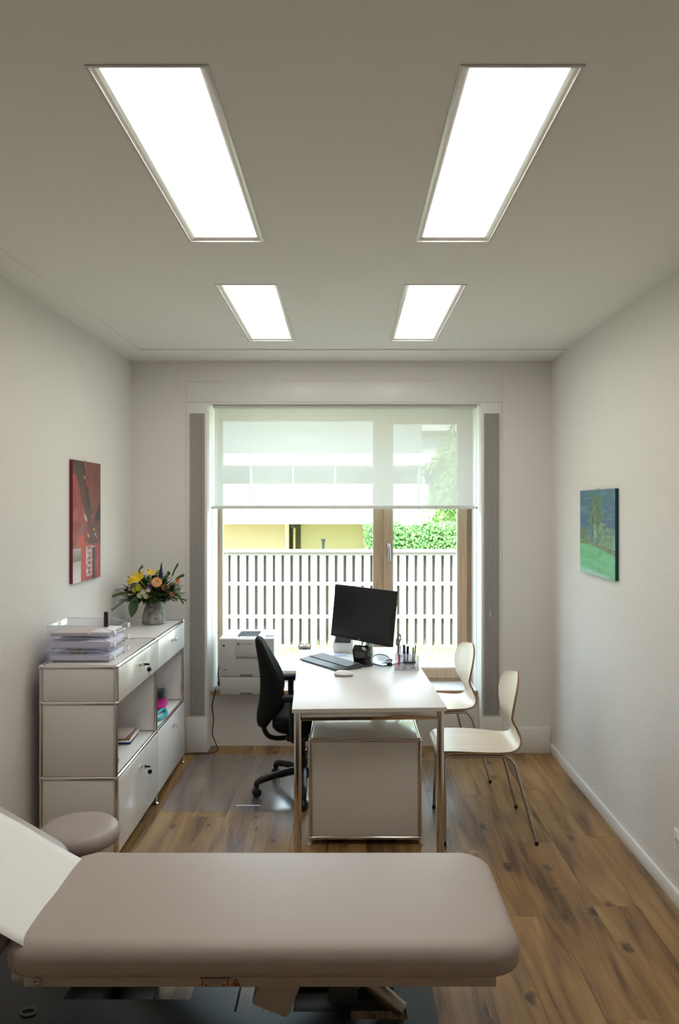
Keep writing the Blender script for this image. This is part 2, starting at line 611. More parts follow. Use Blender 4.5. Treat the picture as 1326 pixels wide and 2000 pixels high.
def xl(y):            # the cabinet-side wall runs very slightly out of square
    return -1.4735 - (YB - y) * 0.0151


g = G()
poly = [(xl(YB), YB), (xl(YN), YN), (xl(YN) - 0.15, YN), (xl(YB) - 0.15, YB)]
g.prism(poly, 0.0, 2.80, 'z')
struct('wall_left', g, WALL, label='white roughcast wall beside the cabinet')
struct('wall_right', G().box(XR, XR + 0.15, YN, YB, 0, 2.80), WALL, label='white roughcast wall with the green landscape painting')
struct('wall_rear', G().box(xl(YN) - 0.15, XR + 0.15, YN - 0.15, YN, 0, 2.80), WALLS)

g = G()
g.box(xl(YB) - 0.15, OL, YB, 5.58, 0, 2.80)
g.box(OR_, XR + 0.15, YB, 5.58, 0, 2.80)
g.box(OL, OR_, YB, 5.58, OT, 2.80)
g.box(OL, OR_, 5.222, 5.58, 0, 0.362)
struct('wall_window', g, WALLS, label='smooth white wall around the window')

# ceiling with four openings for the recessed lights
LX = [(-0.596, -0.320), (0.260, 0.537)]
LY = [(1.692, 2.812), (3.356, 4.490)]
xs = [xl(YN) - 0.15, LX[0][0], LX[0][1], LX[1][0], LX[1][1], XR + 0.15]
ys = [YN - 0.15, LY[0][0], LY[0][1], LY[1][0], LY[1][1], 5.58]
g = G()
for i in range(5):
    for j in range(5):
        if i in (1, 3) and j in (1, 3):
            continue
        g.add([(xs[i], ys[j], ZC2), (xs[i], ys[j + 1], ZC2), (xs[i + 1], ys[j + 1], ZC2), (xs[i + 1], ys[j], ZC2)], [(0, 1, 2, 3)])
g.box(xs[0], xs[-1], ys[0], ys[-1], 2.76, 2.90)
ceiling = struct('ceiling', g, CEIL, label='plain off-white plaster ceiling with four recessed lights')
g = G()
g.prism([(xl(YB), YB), (xl(YN), YN), (xl(YN) + 0.157, YN), (xl(4.727) + 0.157, 4.727), (XR, 4.727), (XR, YB)], ZC, ZC2 + 0.01, 'z')
struct('trim_1', g, CEIL, label='flat frieze strip stepped along the ceiling edge')

# floor of planks
floor = struct('floor', G().box(-1.62, 1.46, YN - 0.1, 5.235, -0.06, -0.0065), SUB, label='oak plank floor')
PW, PL = 0.188, 1.28


def plank_mesh(wd, ln):
    b, c = 0.0004, 0.0005
    x0, x1, y0, y1 = b / 2, wd - b / 2, b / 2, ln - b / 2
    v = [(x0, y0, -0.006), (x1, y0, -0.006), (x1, y1, -0.006), (x0, y1, -0.006),
         (x0, y0, -c), (x1, y0, -c), (x1, y1, -c), (x0, y1, -c),
         (x0 + c, y0 + c, 0), (x1 - c, y0 + c, 0), (x1 - c, y1 - c, 0), (x0 + c, y1 - c, 0)]
    f = [(0, 1, 5, 4), (1, 2, 6, 5), (2, 3, 7, 6), (3, 0, 4, 7), (4, 5, 9, 8), (5, 6, 10, 9), (6, 7, 11, 10), (7, 4, 8, 11), (8, 9, 10, 11)]
    me = bpy.data.meshes.new('plank')
    me.from_pydata(v, [], f)
    me.materials.append(PLANK)
    me.update()
    return me


full_plank = plank_mesh(PW, PL)
x = -1.60
row = 0
while x < 1.42:
    y = YN - (row * 0.47 % 1.0) * PL * 0.98 - 0.02
    while y < 5.23:
        a, b_ = max(y, YN - 0.05), min(y + PL, 5.232)
        if b_ - a > 0.03:
            me = full_plank if abs(b_ - a - PL) < 1e-4 else plank_mesh(PW, b_ - a)
            o = bpy.data.objects.new('plank', me)
            COL.objects.link(o)
            o.location = (x, a, 0)
            o.parent = floor
        y += PL
    x += PW
    row += 1

# skirting
bt = 0.013
struct('baseboard_right', G().box(XR - bt, XR, YN, YB, 0, 0.064, 0.002), TRIM)
g = G()
g.prism([(xl(YB), YB), (xl(YN), YN), (xl(YN) + bt, YN), (xl(YB) + bt, YB)], 0, 0.064, 'z')
struct('baseboard_left', g, TRIM)
struct('baseboard_far', G().box(1.062, XR - bt, YB - 0.016, YB, 0, 0.172, 0.003).box(xl(YB) + bt, -1.112, YB - 0.016, YB, 0, 0.172, 0.003), TRIM)

# casing around the window
struct('trim_2', G().box(-1.103, 1.0536, YB - 0.006, YB, 2.396, 2.534, 0.0015), TRIM, label='white header panel above the window')
struct('trim_3', G().box(-1.103, OL, YB - 0.006, YB, 0.0, 2.392, 0.0015), TRIM, label='white casing panel beside the window toward the cabinet')
struct('trim_4', G().box(OR_, 1.0536, YB - 0.006, YB, 0.0, 2.392, 0.0015), TRIM, label='white casing panel beside the window toward the visitor chairs')
struct('trim_5', G().box(-1.103, OL, YB - 0.014, YB - 0.006, 0.0, 0.245, 0.002).box(OR_, 1.0536, YB - 0.014, YB - 0.006, 0, 0.245, 0.002), TRIM)

for (gx0, gx1, lab) in ((-1.078, -0.9765, 'tall grey ribbed ventilation grille between the cabinet and the window'),
                        (0.931, 1.036, 'tall grey ribbed ventilation grille behind the wooden visitor chairs')):
    t = thing('ventilation_grille', lab, 'grille', ((gx0 + gx1) / 2, YB - 0.006, 0.259), group='ventilation grilles beside the window')
    build('backing', G().box(gx0, gx1, YB - 0.0085, YB - 0.0062, 0.259, 2.317), GREYD, t)
    n = 10
    pw = (gx1 - gx0) / n
    for k in range(n):
        build('slat', G().box(gx0 + pw * (k + 0.16), gx0 + pw * (k + 0.84), YB - 0.0145, YB - 0.0084, 0.259, 2.317), GRILLE, t)
    if gx0 > 0:
        build('latch', G().box(0.967, 0.975, YB - 0.02, YB - 0.0142, 0.93, 0.975, 0.002), SILVER, t)

# ------------------------------------------------------------------ window
YF0, YF1 = 5.49, 5.56
SILLZ = 0.393
struct('sill', G().box(OL + 0.001, OR_ - 0.001, 5.205, 5.545, SILLZ - 0.031, SILLZ - 0.003, 0.002), OAKS, label='oak window sill board with white top')
build('sill_top', G().box(OL + 0.001, OR_ - 0.001, 5.207, 5.545, SILLZ - 0.0029, SILLZ), DESK, bpy.data.objects['sill'])
win = thing('window_1', 'oak-framed window with a wide fixed pane and a narrow opening sash', None, ((OL + OR_) / 2, YF0, SILLZ))
win['kind'] = 'structure'
fz0, fz1 = SILLZ, OT
g = G()
g.box(OL, -0.929, YF0, YF1, fz0, fz1, 0.002)
g.box(0.884, OR_, YF0 + 0.012, YF1, fz0, fz1, 0.002)
g.box(OL, OR_, YF0 + 0.002, YF1, 2.318, fz1, 0.002)
g.box(OL, OR_, YF0 + 0.002, YF1, fz0, 0.418, 0.002)
g.box(-0.929, 0.187, YF0 + 0.004, YF1, 0.418, 0.464, 0.002)
build('window_frame', g, OAKF, win)
build('mullion', G().box(0.187, 0.264, YF0 + 0.001, YF1, 0.418, 2.318, 0.003), OAKF, win)
sash = build('sash', G().box(0.264, 0.331, YF0 - 0.016, YF1 - 0.02, 0.419, 2.36, 0.004)
             .box(0.814, 0.882, YF0 - 0.016, YF1 - 0.02, 0.419, 2.36, 0.004)
             .box(0.331, 0.814, YF0 - 0.016, YF1 - 0.02, 0.419, 0.487, 0.004)
             .box(0.331, 0.814, YF0 - 0.016, YF1 - 0.02, 2.293, 2.36, 0.004), OAKF, win)
build('bead', G().box(0.331, 0.337, YF0 - 0.004, YF0 + 0.03, 0.487, 2.293).box(0.808, 0.814, YF0 - 0.004, YF0 + 0.03, 0.487, 2.293)
      .box(0.331, 0.814, YF0 - 0.004, YF0 + 0.03, 0.487, 0.494), SILVER, sash)
build('pane', G().box(0.331, 0.814, YF0 + 0.030, YF0 + 0.034, 0.487, 2.293), GLASS, sash)
build('pane', G().box(-0.929, 0.187, YF0 + 0.030, YF0 + 0.034, 0.464, 2.318), GLASS, win)
build('bead', G().box(-0.929, 0.187, YF0 + 0.002, YF0 + 0.03, 0.460, 0.470).box(-0.929, -0.923, YF0 + 0.002, YF0 + 0.03, 0.464, 2.318), SILVER, win)
hx = 0.300
g = G().box(hx - 0.014, hx + 0.014, YF0 - 0.026, YF0 - 0.0158, 1.325, 1.415, 0.005)
g.tube(cr([(hx, YF0 - 0.022, 1.40), (hx, YF0 - 0.052, 1.402), (hx + 0.002, YF0 - 0.062, 1.385), (hx + 0.004, YF0 - 0.06, 1.33), (hx + 0.006, YF0 - 0.056, 1.285)], 5), 0.0095, 10)
build('handle', g, STEEL, sash)

# roller blind
bl = thing('roller_blind', 'translucent off-white roller blind lowered over the upper window', 'blind', (0, 5.17, 2.36))
build('cassette', G().box(-0.935, 0.893, 5.135, 5.205, 2.362, 2.3865, 0.004), BLINDBAR, bl)
g = G()
nx, nz = 24, 12
vs = []
for j in range(nz + 1):
    for i in range(nx + 1):
        vs.append((-0.928 + 1.798 * i / nx, 5.172 + 0.0015 * math.sin(i * 0.9) * (j / nz), 1.686 + (2.37 - 1.686) * j / nz))
fs = [(j * (nx + 1) + i, j * (nx + 1) + i + 1, (j + 1) * (nx + 1) + i + 1, (j + 1) * (nx + 1) + i) for j in range(nz) for i in range(nx)]
build('fabric', g.add(vs, fs), BLIND, bl)
build('bottom_bar', G().box(-0.938, 0.888, 5.163, 5.181, 1.6655, 1.689, 0.004), BLINDBAR, bl)
for xx in (-0.943, 0.8975):
    build('guide_wire', G().tube([(xx, 5.172, 2.365), (xx, 5.172, SILLZ + 0.001)], 0.0016, 6), SILVER, bl)
    build('guide_eye', G().box(xx - 0.006, xx + 0.007, 5.165, 5.179, 1.668, 1.68, 0.002), GREYM, bl)

# ------------------------------------------------------------------ recessed lights
LAMP_LABEL = {(0, 0): 'recessed ceiling light panel nearest the couch, on the cabinet side',
              (1, 0): 'recessed ceiling light panel nearest the couch, on the visitor chair side',
              (0, 1): 'recessed ceiling light panel nearest the window, on the cabinet side',
              (1, 1): 'recessed ceiling light panel nearest the window, on the visitor chair side'}
for i in range(2):
    for j in range(2):
        x0, x1 = LX[i]
        y0, y1 = LY[j]
        t = thing('ceiling_light', LAMP_LABEL[(i, j)], 'ceiling light', ((x0 + x1) / 2, (y0 + y1) / 2, ZC2), group='recessed ceiling lights')
        e = 0.004
        fw = 0.022
        zb, zt = ZC2 - 0.003, ZC2 + 0.03
        g = G()
        g.box(x0 - e, x0 + 0.004, y0 - e, y1 + e, zb, zt)
        g.box(x1 - 0.004, x1 + e, y0 - e, y1 + e, zb, zt)
        g.box(x0 + 0.004, x1 - 0.004, y0 - e, y0 + 0.004, zb, zt)
        g.box(x0 + 0.004, x1 - 0.004, y1 - 0.004, y1 + e, zb, zt)
        build('rim', g, LAMPFR, t)
        # sloping inner frame
        zi, zo = ZC2 + 0.009, ZC2 + 0.001
        a = [(x0 + 0.004, y0 + 0.004), (x1 - 0.004, y0 + 0.004), (x1 - 0.004, y1 - 0.004), (x0 + 0.004, y1 - 0.004)]
        b_ = [(x0 + fw, y0 + fw), (x1 - fw, y0 + fw), (x1 - fw, y1 - fw), (x0 + fw, y1 - fw)]
        mid = [(0.35 * p[0] + 0.65 * q[0], 0.35 * p[1] + 0.65 * q[1]) for p, q in zip(b_, a)]
        vs = [(p[0], p[1], zo) for p in a] + [(p[0], p[1], zo + 0.001) for p in mid] + [(p[0], p[1], zi) for p in b_]
        fs = []
        for k in range(4):
            k2 = (k + 1) % 4
            fs += [(k, k + 4, k2 + 4, k2), (k + 4, k + 8, k2 + 8, k2 + 4)]
        build('inner_frame', G().add(vs, fs), LAMPFR, t)
        build('diffuser', G().box(x0 + fw - 0.002, x1 - fw + 0.002, y0 + fw - 0.002, y1 - fw + 0.002, zi, zi + 0.006), DIFFUSER, t)

# ------------------------------------------------------------------ examination couch
CX0, CX1, CY0, CY1, CZ = -0.945, 0.479, 1.985, 2.570, 0.500
couch = thing('examination_couch', 'taupe padded examination couch with raised backrest in the foreground', 'couch', (-0.35, 2.28, 0))


def cushion(x0, x1, y0, y1, z0, z1, rc, re, crown=0.006):
    """rounded upholstery pad: rounded plan corners, soft edges"""
    rings = []
    prof = []
    for k in range(0, 5):            # bottom edge
        a = PI / 2 * k / 4
        prof.append((0.018 * (1 - math.sin(a)), z0 + 0.018 * (1 - math.cos(a))))
    h = z1 - re
    for k in range(0, 9):
        a = PI / 2 * k / 8
        prof.append((re * (1 - math.cos(a)) * 1.15, h + re * math.sin(a)))
    prof.append((re * 1.8, z1 + crown * 0.35))
    prof.append((re * 3.0, z1 + crown * 0.7))
    prof.append((re * 4.5, z1 + crown))
    for (ins, z) in prof:
        ring = []
        r = max(rc - ins * 0.5, 0.012)
        ax0, ax1, ay0, ay1 = x0 + ins, x1 - ins, y0 + ins, y1 - ins
        for (cx, cy, a0) in ((ax1 - r, ay1 - r, 0), (ax0 + r, ay1 - r, PI / 2), (ax0 + r, ay0 + r, PI), (ax1 - r, ay0 + r, 1.5 * PI)):
            for k in range(9):
                a = a0 + PI / 2 * k / 8
                ring.append((cx + r * math.cos(a), cy + r * math.sin(a), z))
        rings.append(ring)
    return rings


pad = build('seat_pad', G().loft(cushion(CX0, CX1, CY0, CY1, 0.414, CZ, 0.095, 0.043)), VINYL, couch, angle=60)
# backrest: same pad laid flat then turned up around the hinge
ang = math.radians(30)
hinge = Vector((CX0 - 0.015, 0, 0.43))
RM = Matrix.Translation(hinge) @ Matrix.Rotation(ang, 4, 'Y') @ Matrix.Translation(-hinge)
bp = G().loft(cushion(CX0 - 0.72, CX0 - 0.02, CY0 - 0.005, CY1, 0.430, 0.512, 0.075, 0.040)).xform(RM)
build('back_pad', bp, VINYL, couch, angle=60)
bb = G().box(CX0 - 0.66, CX0 - 0.05, CY0 + 0.05, CY1 - 0.06, 0.395, 0.429, 0.006).xform(RM)
build('back_frame', bb, CREAMM, couch)
rail = build('side_rail', G().box(-0.888, 0.407, 2.030, 2.060, 0.366, 0.4125, 0.004), CREAMM, couch)
build('side_rail', G().box(-0.888, 0.407, 2.500, 2.530, 0.366, 0.4125, 0.004), CREAMM, couch)
for (ca, cb) in ((-0.86, -0.82), (-0.10, -0.05), (0.35, 0.40)):
    build('cross_rail', G().box(ca, cb, 2.060, 2.500, 0.37, 0.41), CREAMM, couch)
# hinge bolt and stub
g = G().lathe([(0.0135, 0), (0.0135, 0.003), (0.0115, 0.005)], (-0.850, 2.0300, 0.3815), 20, axis=(0, -1, 0))
bolt = build('hinge_bolt', g, STEEL, couch)
build('socket', G().lathe([(0.0075, 0), (0.0075, 0.004), (0.005, 0.007)], (-0.850, 2.0252, 0.3815), 12, axis=(0, -1, 0)), CHROME, bolt)
build('rail_stub', G().box(-0.925, -0.888, 2.035, 2.056, 0.376, 0.408, 0.008), CREAMM, couch)

# pictogram sticker on the near rail
stx, sty = -0.362, 2.0297
SM = Matrix.Translation((0, 0, 0.3675)) @ Matrix.Diagonal((1, 1, 0.70, 1)) @ Matrix.Translation((0, 0, -0.3705))
sk = build('warning_sticker', G().box(-0.406, -0.289, sty - 0.0006, sty + 0.0002, 0.3705, 0.4095).xform(SM), mat('sticker_film', (0.50, 0.43, 0.38), 0.45), couch)
sk['label'] = 'pictogram sticker with red arrows and orange warning triangle'


def flat(poly, y=sty - 0.0012, th=0.0006):
    return G().prism(poly, y, y + th, 'y').xform(SM)


build('bar', flat([(-0.404, 0.4045), (-0.320, 0.4045), (-0.320, 0.4075), (-0.404, 0.4075)]), BLACK, sk)
for ax in (-0.397, -0.328):
    build('arrow', flat([(ax - 0.0016, 0.4035), (ax + 0.0016, 0.4035), (ax + 0.0016, 0.384), (ax + 0.0046, 0.384), (ax, 0.3755), (ax - 0.0046, 0.384), (ax - 0.0016, 0.384)]), RED, sk)
for (s0, s1) in ((-0.389, -0.337), (-0.337, -0.389)):
    build('scissor_line', G().tube([(s0, sty - 0.0008, 0.3785), (s1, sty - 0.0008, 0.402)], 0.0008, 5).xform(SM), GREYM, sk)
for ax in (-0.387, -0.339):
    build('dot', G().lathe([(0.0031, 0), (0.0031, 0.0008)], (ax, sty - 0.0005, 0.3775), 14, axis=(0, -1, 0)).xform(SM), BLACK, sk)
tri = build('triangle', flat([(-0.3185, 0.3755), (-0.2935, 0.3755), (-0.306, 0.4055)]), BLACK, sk)
build('triangle_fill', flat([(-0.3152, 0.3778), (-0.2968, 0.3778), (-0.306, 0.4005)], sty - 0.0018), ORNG, sk)
build('hand_symbol', flat([(-0.309, 0.380), (-0.300, 0.380), (-0.300, 0.3835), (-0.3045, 0.385), (-0.306, 0.390), (-0.309, 0.386)], sty - 0.0023), BLACK, sk)

# dark base plate with cut-outs
BZ = 0.150
g = G()
bx0, bx1, by0, by1 = -1.30, 0.268, 2.190, 2.640
holes = [(-0.882, -0.489, 2.306, 2.46), (-0.345, -0.025, 2.250, 2.42), (0.010, 0.178, 2.216, 2.305)]
xs_ = sorted({bx0, bx1} | {v for h in holes for v in h[:2]})
ys_ = sorted({by0, by1} | {v for h in holes for v in h[2:]})


def solid(i, j):
    if i < 0 or j < 0 or i >= len(xs_) - 1 or j >= len(ys_) - 1:
        return False
    mx, my = (xs_[i] + xs_[i + 1]) / 2, (ys_[j] + ys_[j + 1]) / 2
    return not any(h[0] < mx < h[1] and h[2] < my < h[3] for h in holes)


zt_, zb_ = BZ, BZ - 0.035
for i in range(len(xs_) - 1):
    for j in range(len(ys_) - 1):
        if not solid(i, j):
            continue
        a0, a1, c0, c1 = xs_[i], xs_[i + 1], ys_[j], ys_[j + 1]
        g.add([(a0, c0, zt_), (a1, c0, zt_), (a1, c1, zt_), (a0, c1, zt_)], [(0, 1, 2, 3)])
        g.add([(a0, c0, zb_), (a0, c1, zb_), (a1, c1, zb_), (a1, c0, zb_)], [(0, 1, 2, 3)])
        for (di, dj, p, q) in ((-1, 0, (a0, c1), (a0, c0)), (1, 0, (a1, c0), (a1, c1)), (0, -1, (a0, c0), (a1, c0)), (0, 1, (a1, c1), (a0, c1))):
            if not solid(i + di, j + dj):
                g.add([(p[0], p[1], zb_), (q[0], q[1], zb_), (q[0], q[1], zt_), (p[0], p[1], zt_)], [(0, 1, 2, 3)])
base = build('base', g, DARKB, couch)
build('under_frame', G().box(-0.90, -0.62, 2.33, 2.45, 0.06, 0.112, 0.006), BLACK, couch)
build('under_frame', G().box(-0.17, 0.0, 2.30, 2.43, 0.06, 0.112, 0.006), BLACK, couch)
build('foot_ring', G().tube([(-0.965 + 0.022 * math.cos(a * PI / 10), 2.245 + 0.016 * math.sin(a * PI / 10), BZ + 0.003) for a in range(21)], 0.004, 6), GREYM, base)
for (fx, fy) in ((-1.2, 2.25), (0.2, 2.25), (-1.2, 2.58), (0.2, 2.58)):
    build('castor', G().lathe([(0.028, 0.0), (0.030, 0.01), (0.030, 0.05), (0.012, 0.06), (0.012, 0.116)], (fx, fy, 0.0), 14), BLACK, couch)
# lifting gear
build('lift_ram', G().tube([(-0.080, 2.30, 0.335), (0.165, 2.26, 0.150)], 0.0235, 18), mat('ram_tube', (0.40, 0.37, 0.34), 0.3, 0.9), couch)
build('motor_housing', G().box(-0.075, 0.040, -0.04, 0.04, -0.155, 0.02, 0.012).xform(Matrix.Translation((-0.155, 2.20, 0.345)) @ Matrix.Rotation(math.radians(22), 4, 'Y')), CREAMM, couch)
build('motor_neck', G().box(-0.165, -0.075, 2.215, 2.275, 0.290, 0.368, 0.01), CREAMM, couch)
build('scissor_arm', G().box(-0.26, 0.26, -0.02, 0.02, -0.022, 0.022, 0.005).xform(Matrix.Translation((-0.10, 2.36, 0.245)) @ Matrix.Rotation(math.radians(24), 4, 'Y')), GREYD, couch)
build('scissor_arm', G().box(-0.28, 0.28, -0.02, 0.02, -0.022, 0.022, 0.005).xform(Matrix.Translation((-0.52, 2.42, 0.245)) @ Matrix.Rotation(math.radians(-22), 4, 'Y')), GREYD, couch)
build('pivot_bracket', G().box(-0.06, 0.03, 2.28, 2.40, BZ - 0.001, 0.205, 0.008), GREYD, couch)

# disposable paper on the backrest
RP = RM
g = G()
nu, nv = 16, 14
vs = []
for i in range(nu + 1):
    u = CX0 - 0.66 + (0.66 + 0.038) * i / nu
    for j in range(nv + 1):
        y = 2.010 + (2.490 - 2.010) * j / nv
        z = 0.5235 + 0.0010 * math.sin(3 * u * 9 + j)
        vs.append(RP @ Vector((u, y, z)))
fs = [(i * (nv + 1) + j, (i + 1) * (nv + 1) + j, (i + 1) * (nv + 1) + j + 1, i * (nv + 1) + j + 1) for i in range(nu) for j in range(nv)]
ps = build('couch_paper', g.add(vs, fs), PAPERT)
sm = ps.modifiers.new('thickness', 'SOLIDIFY'); sm.thickness = 0.0006
tag(ps, 'white disposable paper sheet draped over the couch backrest', 'paper')

# ------------------------------------------------------------------ round stool
st = thing('round_stool', 'round taupe padded stool between the couch and the white cabinet', 'stool', (-1.035, 2.86, 0))
prof = [(0.10, 0.392), (0.135, 0.392), (0.147, 0.398), (0.152, 0.410), (0.152, 0.424), (0.147, 0.440), (0.134, 0.452), (0.11, 0.457), (0.06, 0.459), (0.001, 0.459)]
build('seat', G().lathe(prof, (-1.035, 2.86, 0), 48), VINYL2, st, angle=60)
build('column', G().tube([(-1.035, 2.86, 0.09), (-1.035, 2.86, 0.39)], 0.022, 16), CHROME, st)
for k in range(5):
    a = 2 * PI * k / 5 + 0.3
    e = Vector((-1.035 + 0.22 * math.cos(a), 2.86 + 0.22 * math.sin(a) * 0.85, 0.062))
    leg = build('leg', G().tube([(-1.035, 2.86, 0.10), e], [0.020, 0.013], 10), CHROME, st)
    build('castor', G().lathe([(0.012, -0.01), (0.024, -0.008), (0.024, 0.008), (0.012, 0.01)], (e.x, e.y, 0.0245), 14, axis=(math.sin(a), -math.cos(a), 0)), BLACK, st)

# ------------------------------------------------------------------ tube-frame cabinet
TR = 0.0095
KX0, KX1 = -1.434, -1.084
KY = [3.475, 4.195, 4.872]
KZ = [0.058, 0.409, 0.761, 0.9305]
cab = thing('sideboard_cabinet', 'white panelled sideboard cabinet with chrome tube frame along the wall', 'cabinet', (KX0, KY[0], 0))
for y in KY:
    for x in (KX0, KX1):
        post = build('post', G().tube([(x, y, KZ[0]), (x, y, KZ[3])], TR, 12), CHROME, cab)
        for z in KZ:
            build('ball_joint', G().ball((x, y, z), 0.0125, 12, 8), CHROME, post)
        build('foot', G().lathe([(0.017, 0.0), (0.017, 0.008), (0.007, 0.014), (0.007, 0.05)], (x, y, 0), 14), CHROME, post)
for z in KZ:
    for x in (KX0, KX1):
        for k in range(2):
            build('rail', G().tube([(x, KY[k], z), (x, KY[k + 1], z)], TR, 12), CHROME, cab)
    for y in KY:
        build('cross_rail', G().tube([(KX0, y, z), (KX1, y, z)], TR, 12), CHROME, cab)
i_ = TR - 0.001
for k in range(2):
    ya, yb = KY[k] + i_, KY[k + 1] - i_
    build('top_panel', G().box(KX0 + i_, KX1 - i_, ya, yb, KZ[3] - 0.006, KZ[3] + 0.0065, 0.0025), PANELM, cab)
    for q in range(3):
        build('shelf_panel', G().box(KX0 + i_, KX1 - i_, ya, yb, KZ[q] - 0.004, KZ[q] + 0.0065, 0.002), PANELM, cab)
        build('back_panel', G().box(KX0 - 0.004, KX0 + 0.004, ya, yb, KZ[q] + i_, KZ[q + 1] - i_), PANELM, cab)
for y in KY:
    for q in range(3):
        build('side_panel', G().box(KX0 + i_, KX1 - i_, y - 0.005, y + 0.005, KZ[q] + i_, KZ[q + 1] - i_, 0.003), PANELM, cab)


def front(y0, y1, z0, z1, name, ky, kz, keyed):
    d = build(name, G().box(KX1 + 0.002, KX1 + 0.0125, y0 + 0.004, y1 - 0.004, z0 + 0.002, z1 - TR + 0.001, 0.0025), PANELM, cab)
    kx = KX1 + 0.0125
    build('lock_knob', G().lathe([(0.0115, 0), (0.0115, 0.004), (0.006, 0.006), (0.006, 0.014), (0.0125, 0.016), (0.0125, 0.022), (0.010, 0.024)], (kx, ky, kz), 16, axis=(1, 0, 0)), CHROME, d)
    if keyed:
        # key in the lock with a second key hanging from a ring
        build('key', G().box(kx + 0.022, kx + 0.048, ky - 0.002, ky + 0.002, kz - 0.005, kz + 0.005, 0.001), BLACK, d)
        g = G().tube([(kx + 0.044 + 0.009 * math.sin(a * PI / 8), ky, kz - 0.007 + 0.009 * math.cos(a * PI / 8)) for a in range(17)], 0.0012, 6)
        build('key_ring', g, CHROME, d)
        build('key', G().lathe([(0.001, -0.003), (0.0105, -0.003), (0.0118, 0.0), (0.0105, 0.003), (0.001, 0.003)], (kx + 0.046, ky, kz - 0.027), 18, axis=(0.45, -1, 0)), BLACK, d)
        build('key_blade', G().box(kx + 0.044, kx + 0.048, ky - 0.001, ky + 0.001, kz - 0.062, kz - 0.037), CHROME, d)
    return d


f1 = front(KY[0], KY[1], KZ[2], KZ[3], 'drawer_front', 3.835, KZ[3] - 0.063, True)
front(KY[1], KY[2], KZ[2], KZ[3], 'drawer_front', 4.545, KZ[3] - 0.063, False)
front(KY[0], KY[1], KZ[0], KZ[1], 'door', 3.85, KZ[1] - 0.075, True)
front(KY[1], KY[2], KZ[0], KZ[1], 'door', 4.56, KZ[1] - 0.070, False)
KT = KZ[3] + 0.0066      # top surface

# things in the open compartments
SZ = KZ[1] + 0.0066


def slab(name, label, cat, c, size, rz, m, group=None, edge=None, bev=0.0015):
    t = Matrix.Translation(Vector(c)) @ Matrix.Rotation(rz, 4, 'Z')
    g = G().box(-size[0] / 2, size[0] / 2, -size[1] / 2, size[1] / 2, 0, size[2], bev).xform(t)
    o = build(name, g, m)
    return tag(o, label, cat, group)


z = SZ
for (lab, sz, m, dx, r) in (('navy booklet at the bottom of the small pile in the cabinet', (0.14, 0.20, 0.012), NAVY, 0.0, 0.06),
                            ('white booklet in the middle of the small pile in the cabinet', (0.135, 0.20, 0.008), PAPER, 0.004, 0.02),
                            ('brown booklet on top of the small pile in the cabinet', (0.13, 0.19, 0.010), BROWNC, -0.004, 0.10)):
    slab('booklet', lab, 'booklet', (-1.232 + dx, 4.045, z), sz, r, m, 'booklets in the open compartment')
    z += sz[2] + 0.0004
slab('leaflet_stack', 'pale leaflets lying on the brown booklet in the cabinet', 'leaflets', (-1.242, 4.03, z), (0.12, 0.17, 0.012), -0.04, mat('pinkish_paper', (0.6, 0.5, 0.48), 0.7))
slab('notebook', 'dark blue notebook lying at the near end of the open cabinet shelf', 'notebook', (-1.185, 3.615, SZ), (0.13, 0.15, 0.012), 0.25, NAVY)
slab('card_box', 'dark green box at the back of the open cabinet compartment near the window', 'box', (-1.245, 4.812, SZ), (0.10, 0.09, 0.075), 0.1, DGREEN)
slab('plastic_folder', 'magenta plastic folder in the open cabinet compartment near the window', 'folder', (-1.22, 4.66, SZ), (0.15, 0.22, 0.034), 0.12, MAGENTA)
g = G()
arc = cr([(-1.16, 4.36, SZ + 0.012), (-1.120, 4.37, SZ + 0.012), (-1.100, 4.44, SZ + 0.012), (-1.105, 4.52, SZ + 0.012), (-1.130, 4.555, SZ + 0.022), (-1.16, 4.47, SZ + 0.014)], 6)
g.tube(arc, 0.011, 8)
tl = thing('teal_pouch', 'teal rimmed pouch lying in front of the magenta folder', 'pouch', (-1.125, 4.45, SZ))
build('rim', g, TEAL, tl)
build('sheet', G().prism([(p.x, p.y) for p in arc], SZ + 0.001, SZ + 0.006, 'z'), mat('pale_blue_sheet', (0.55, 0.68, 0.82), 0.4), tl)

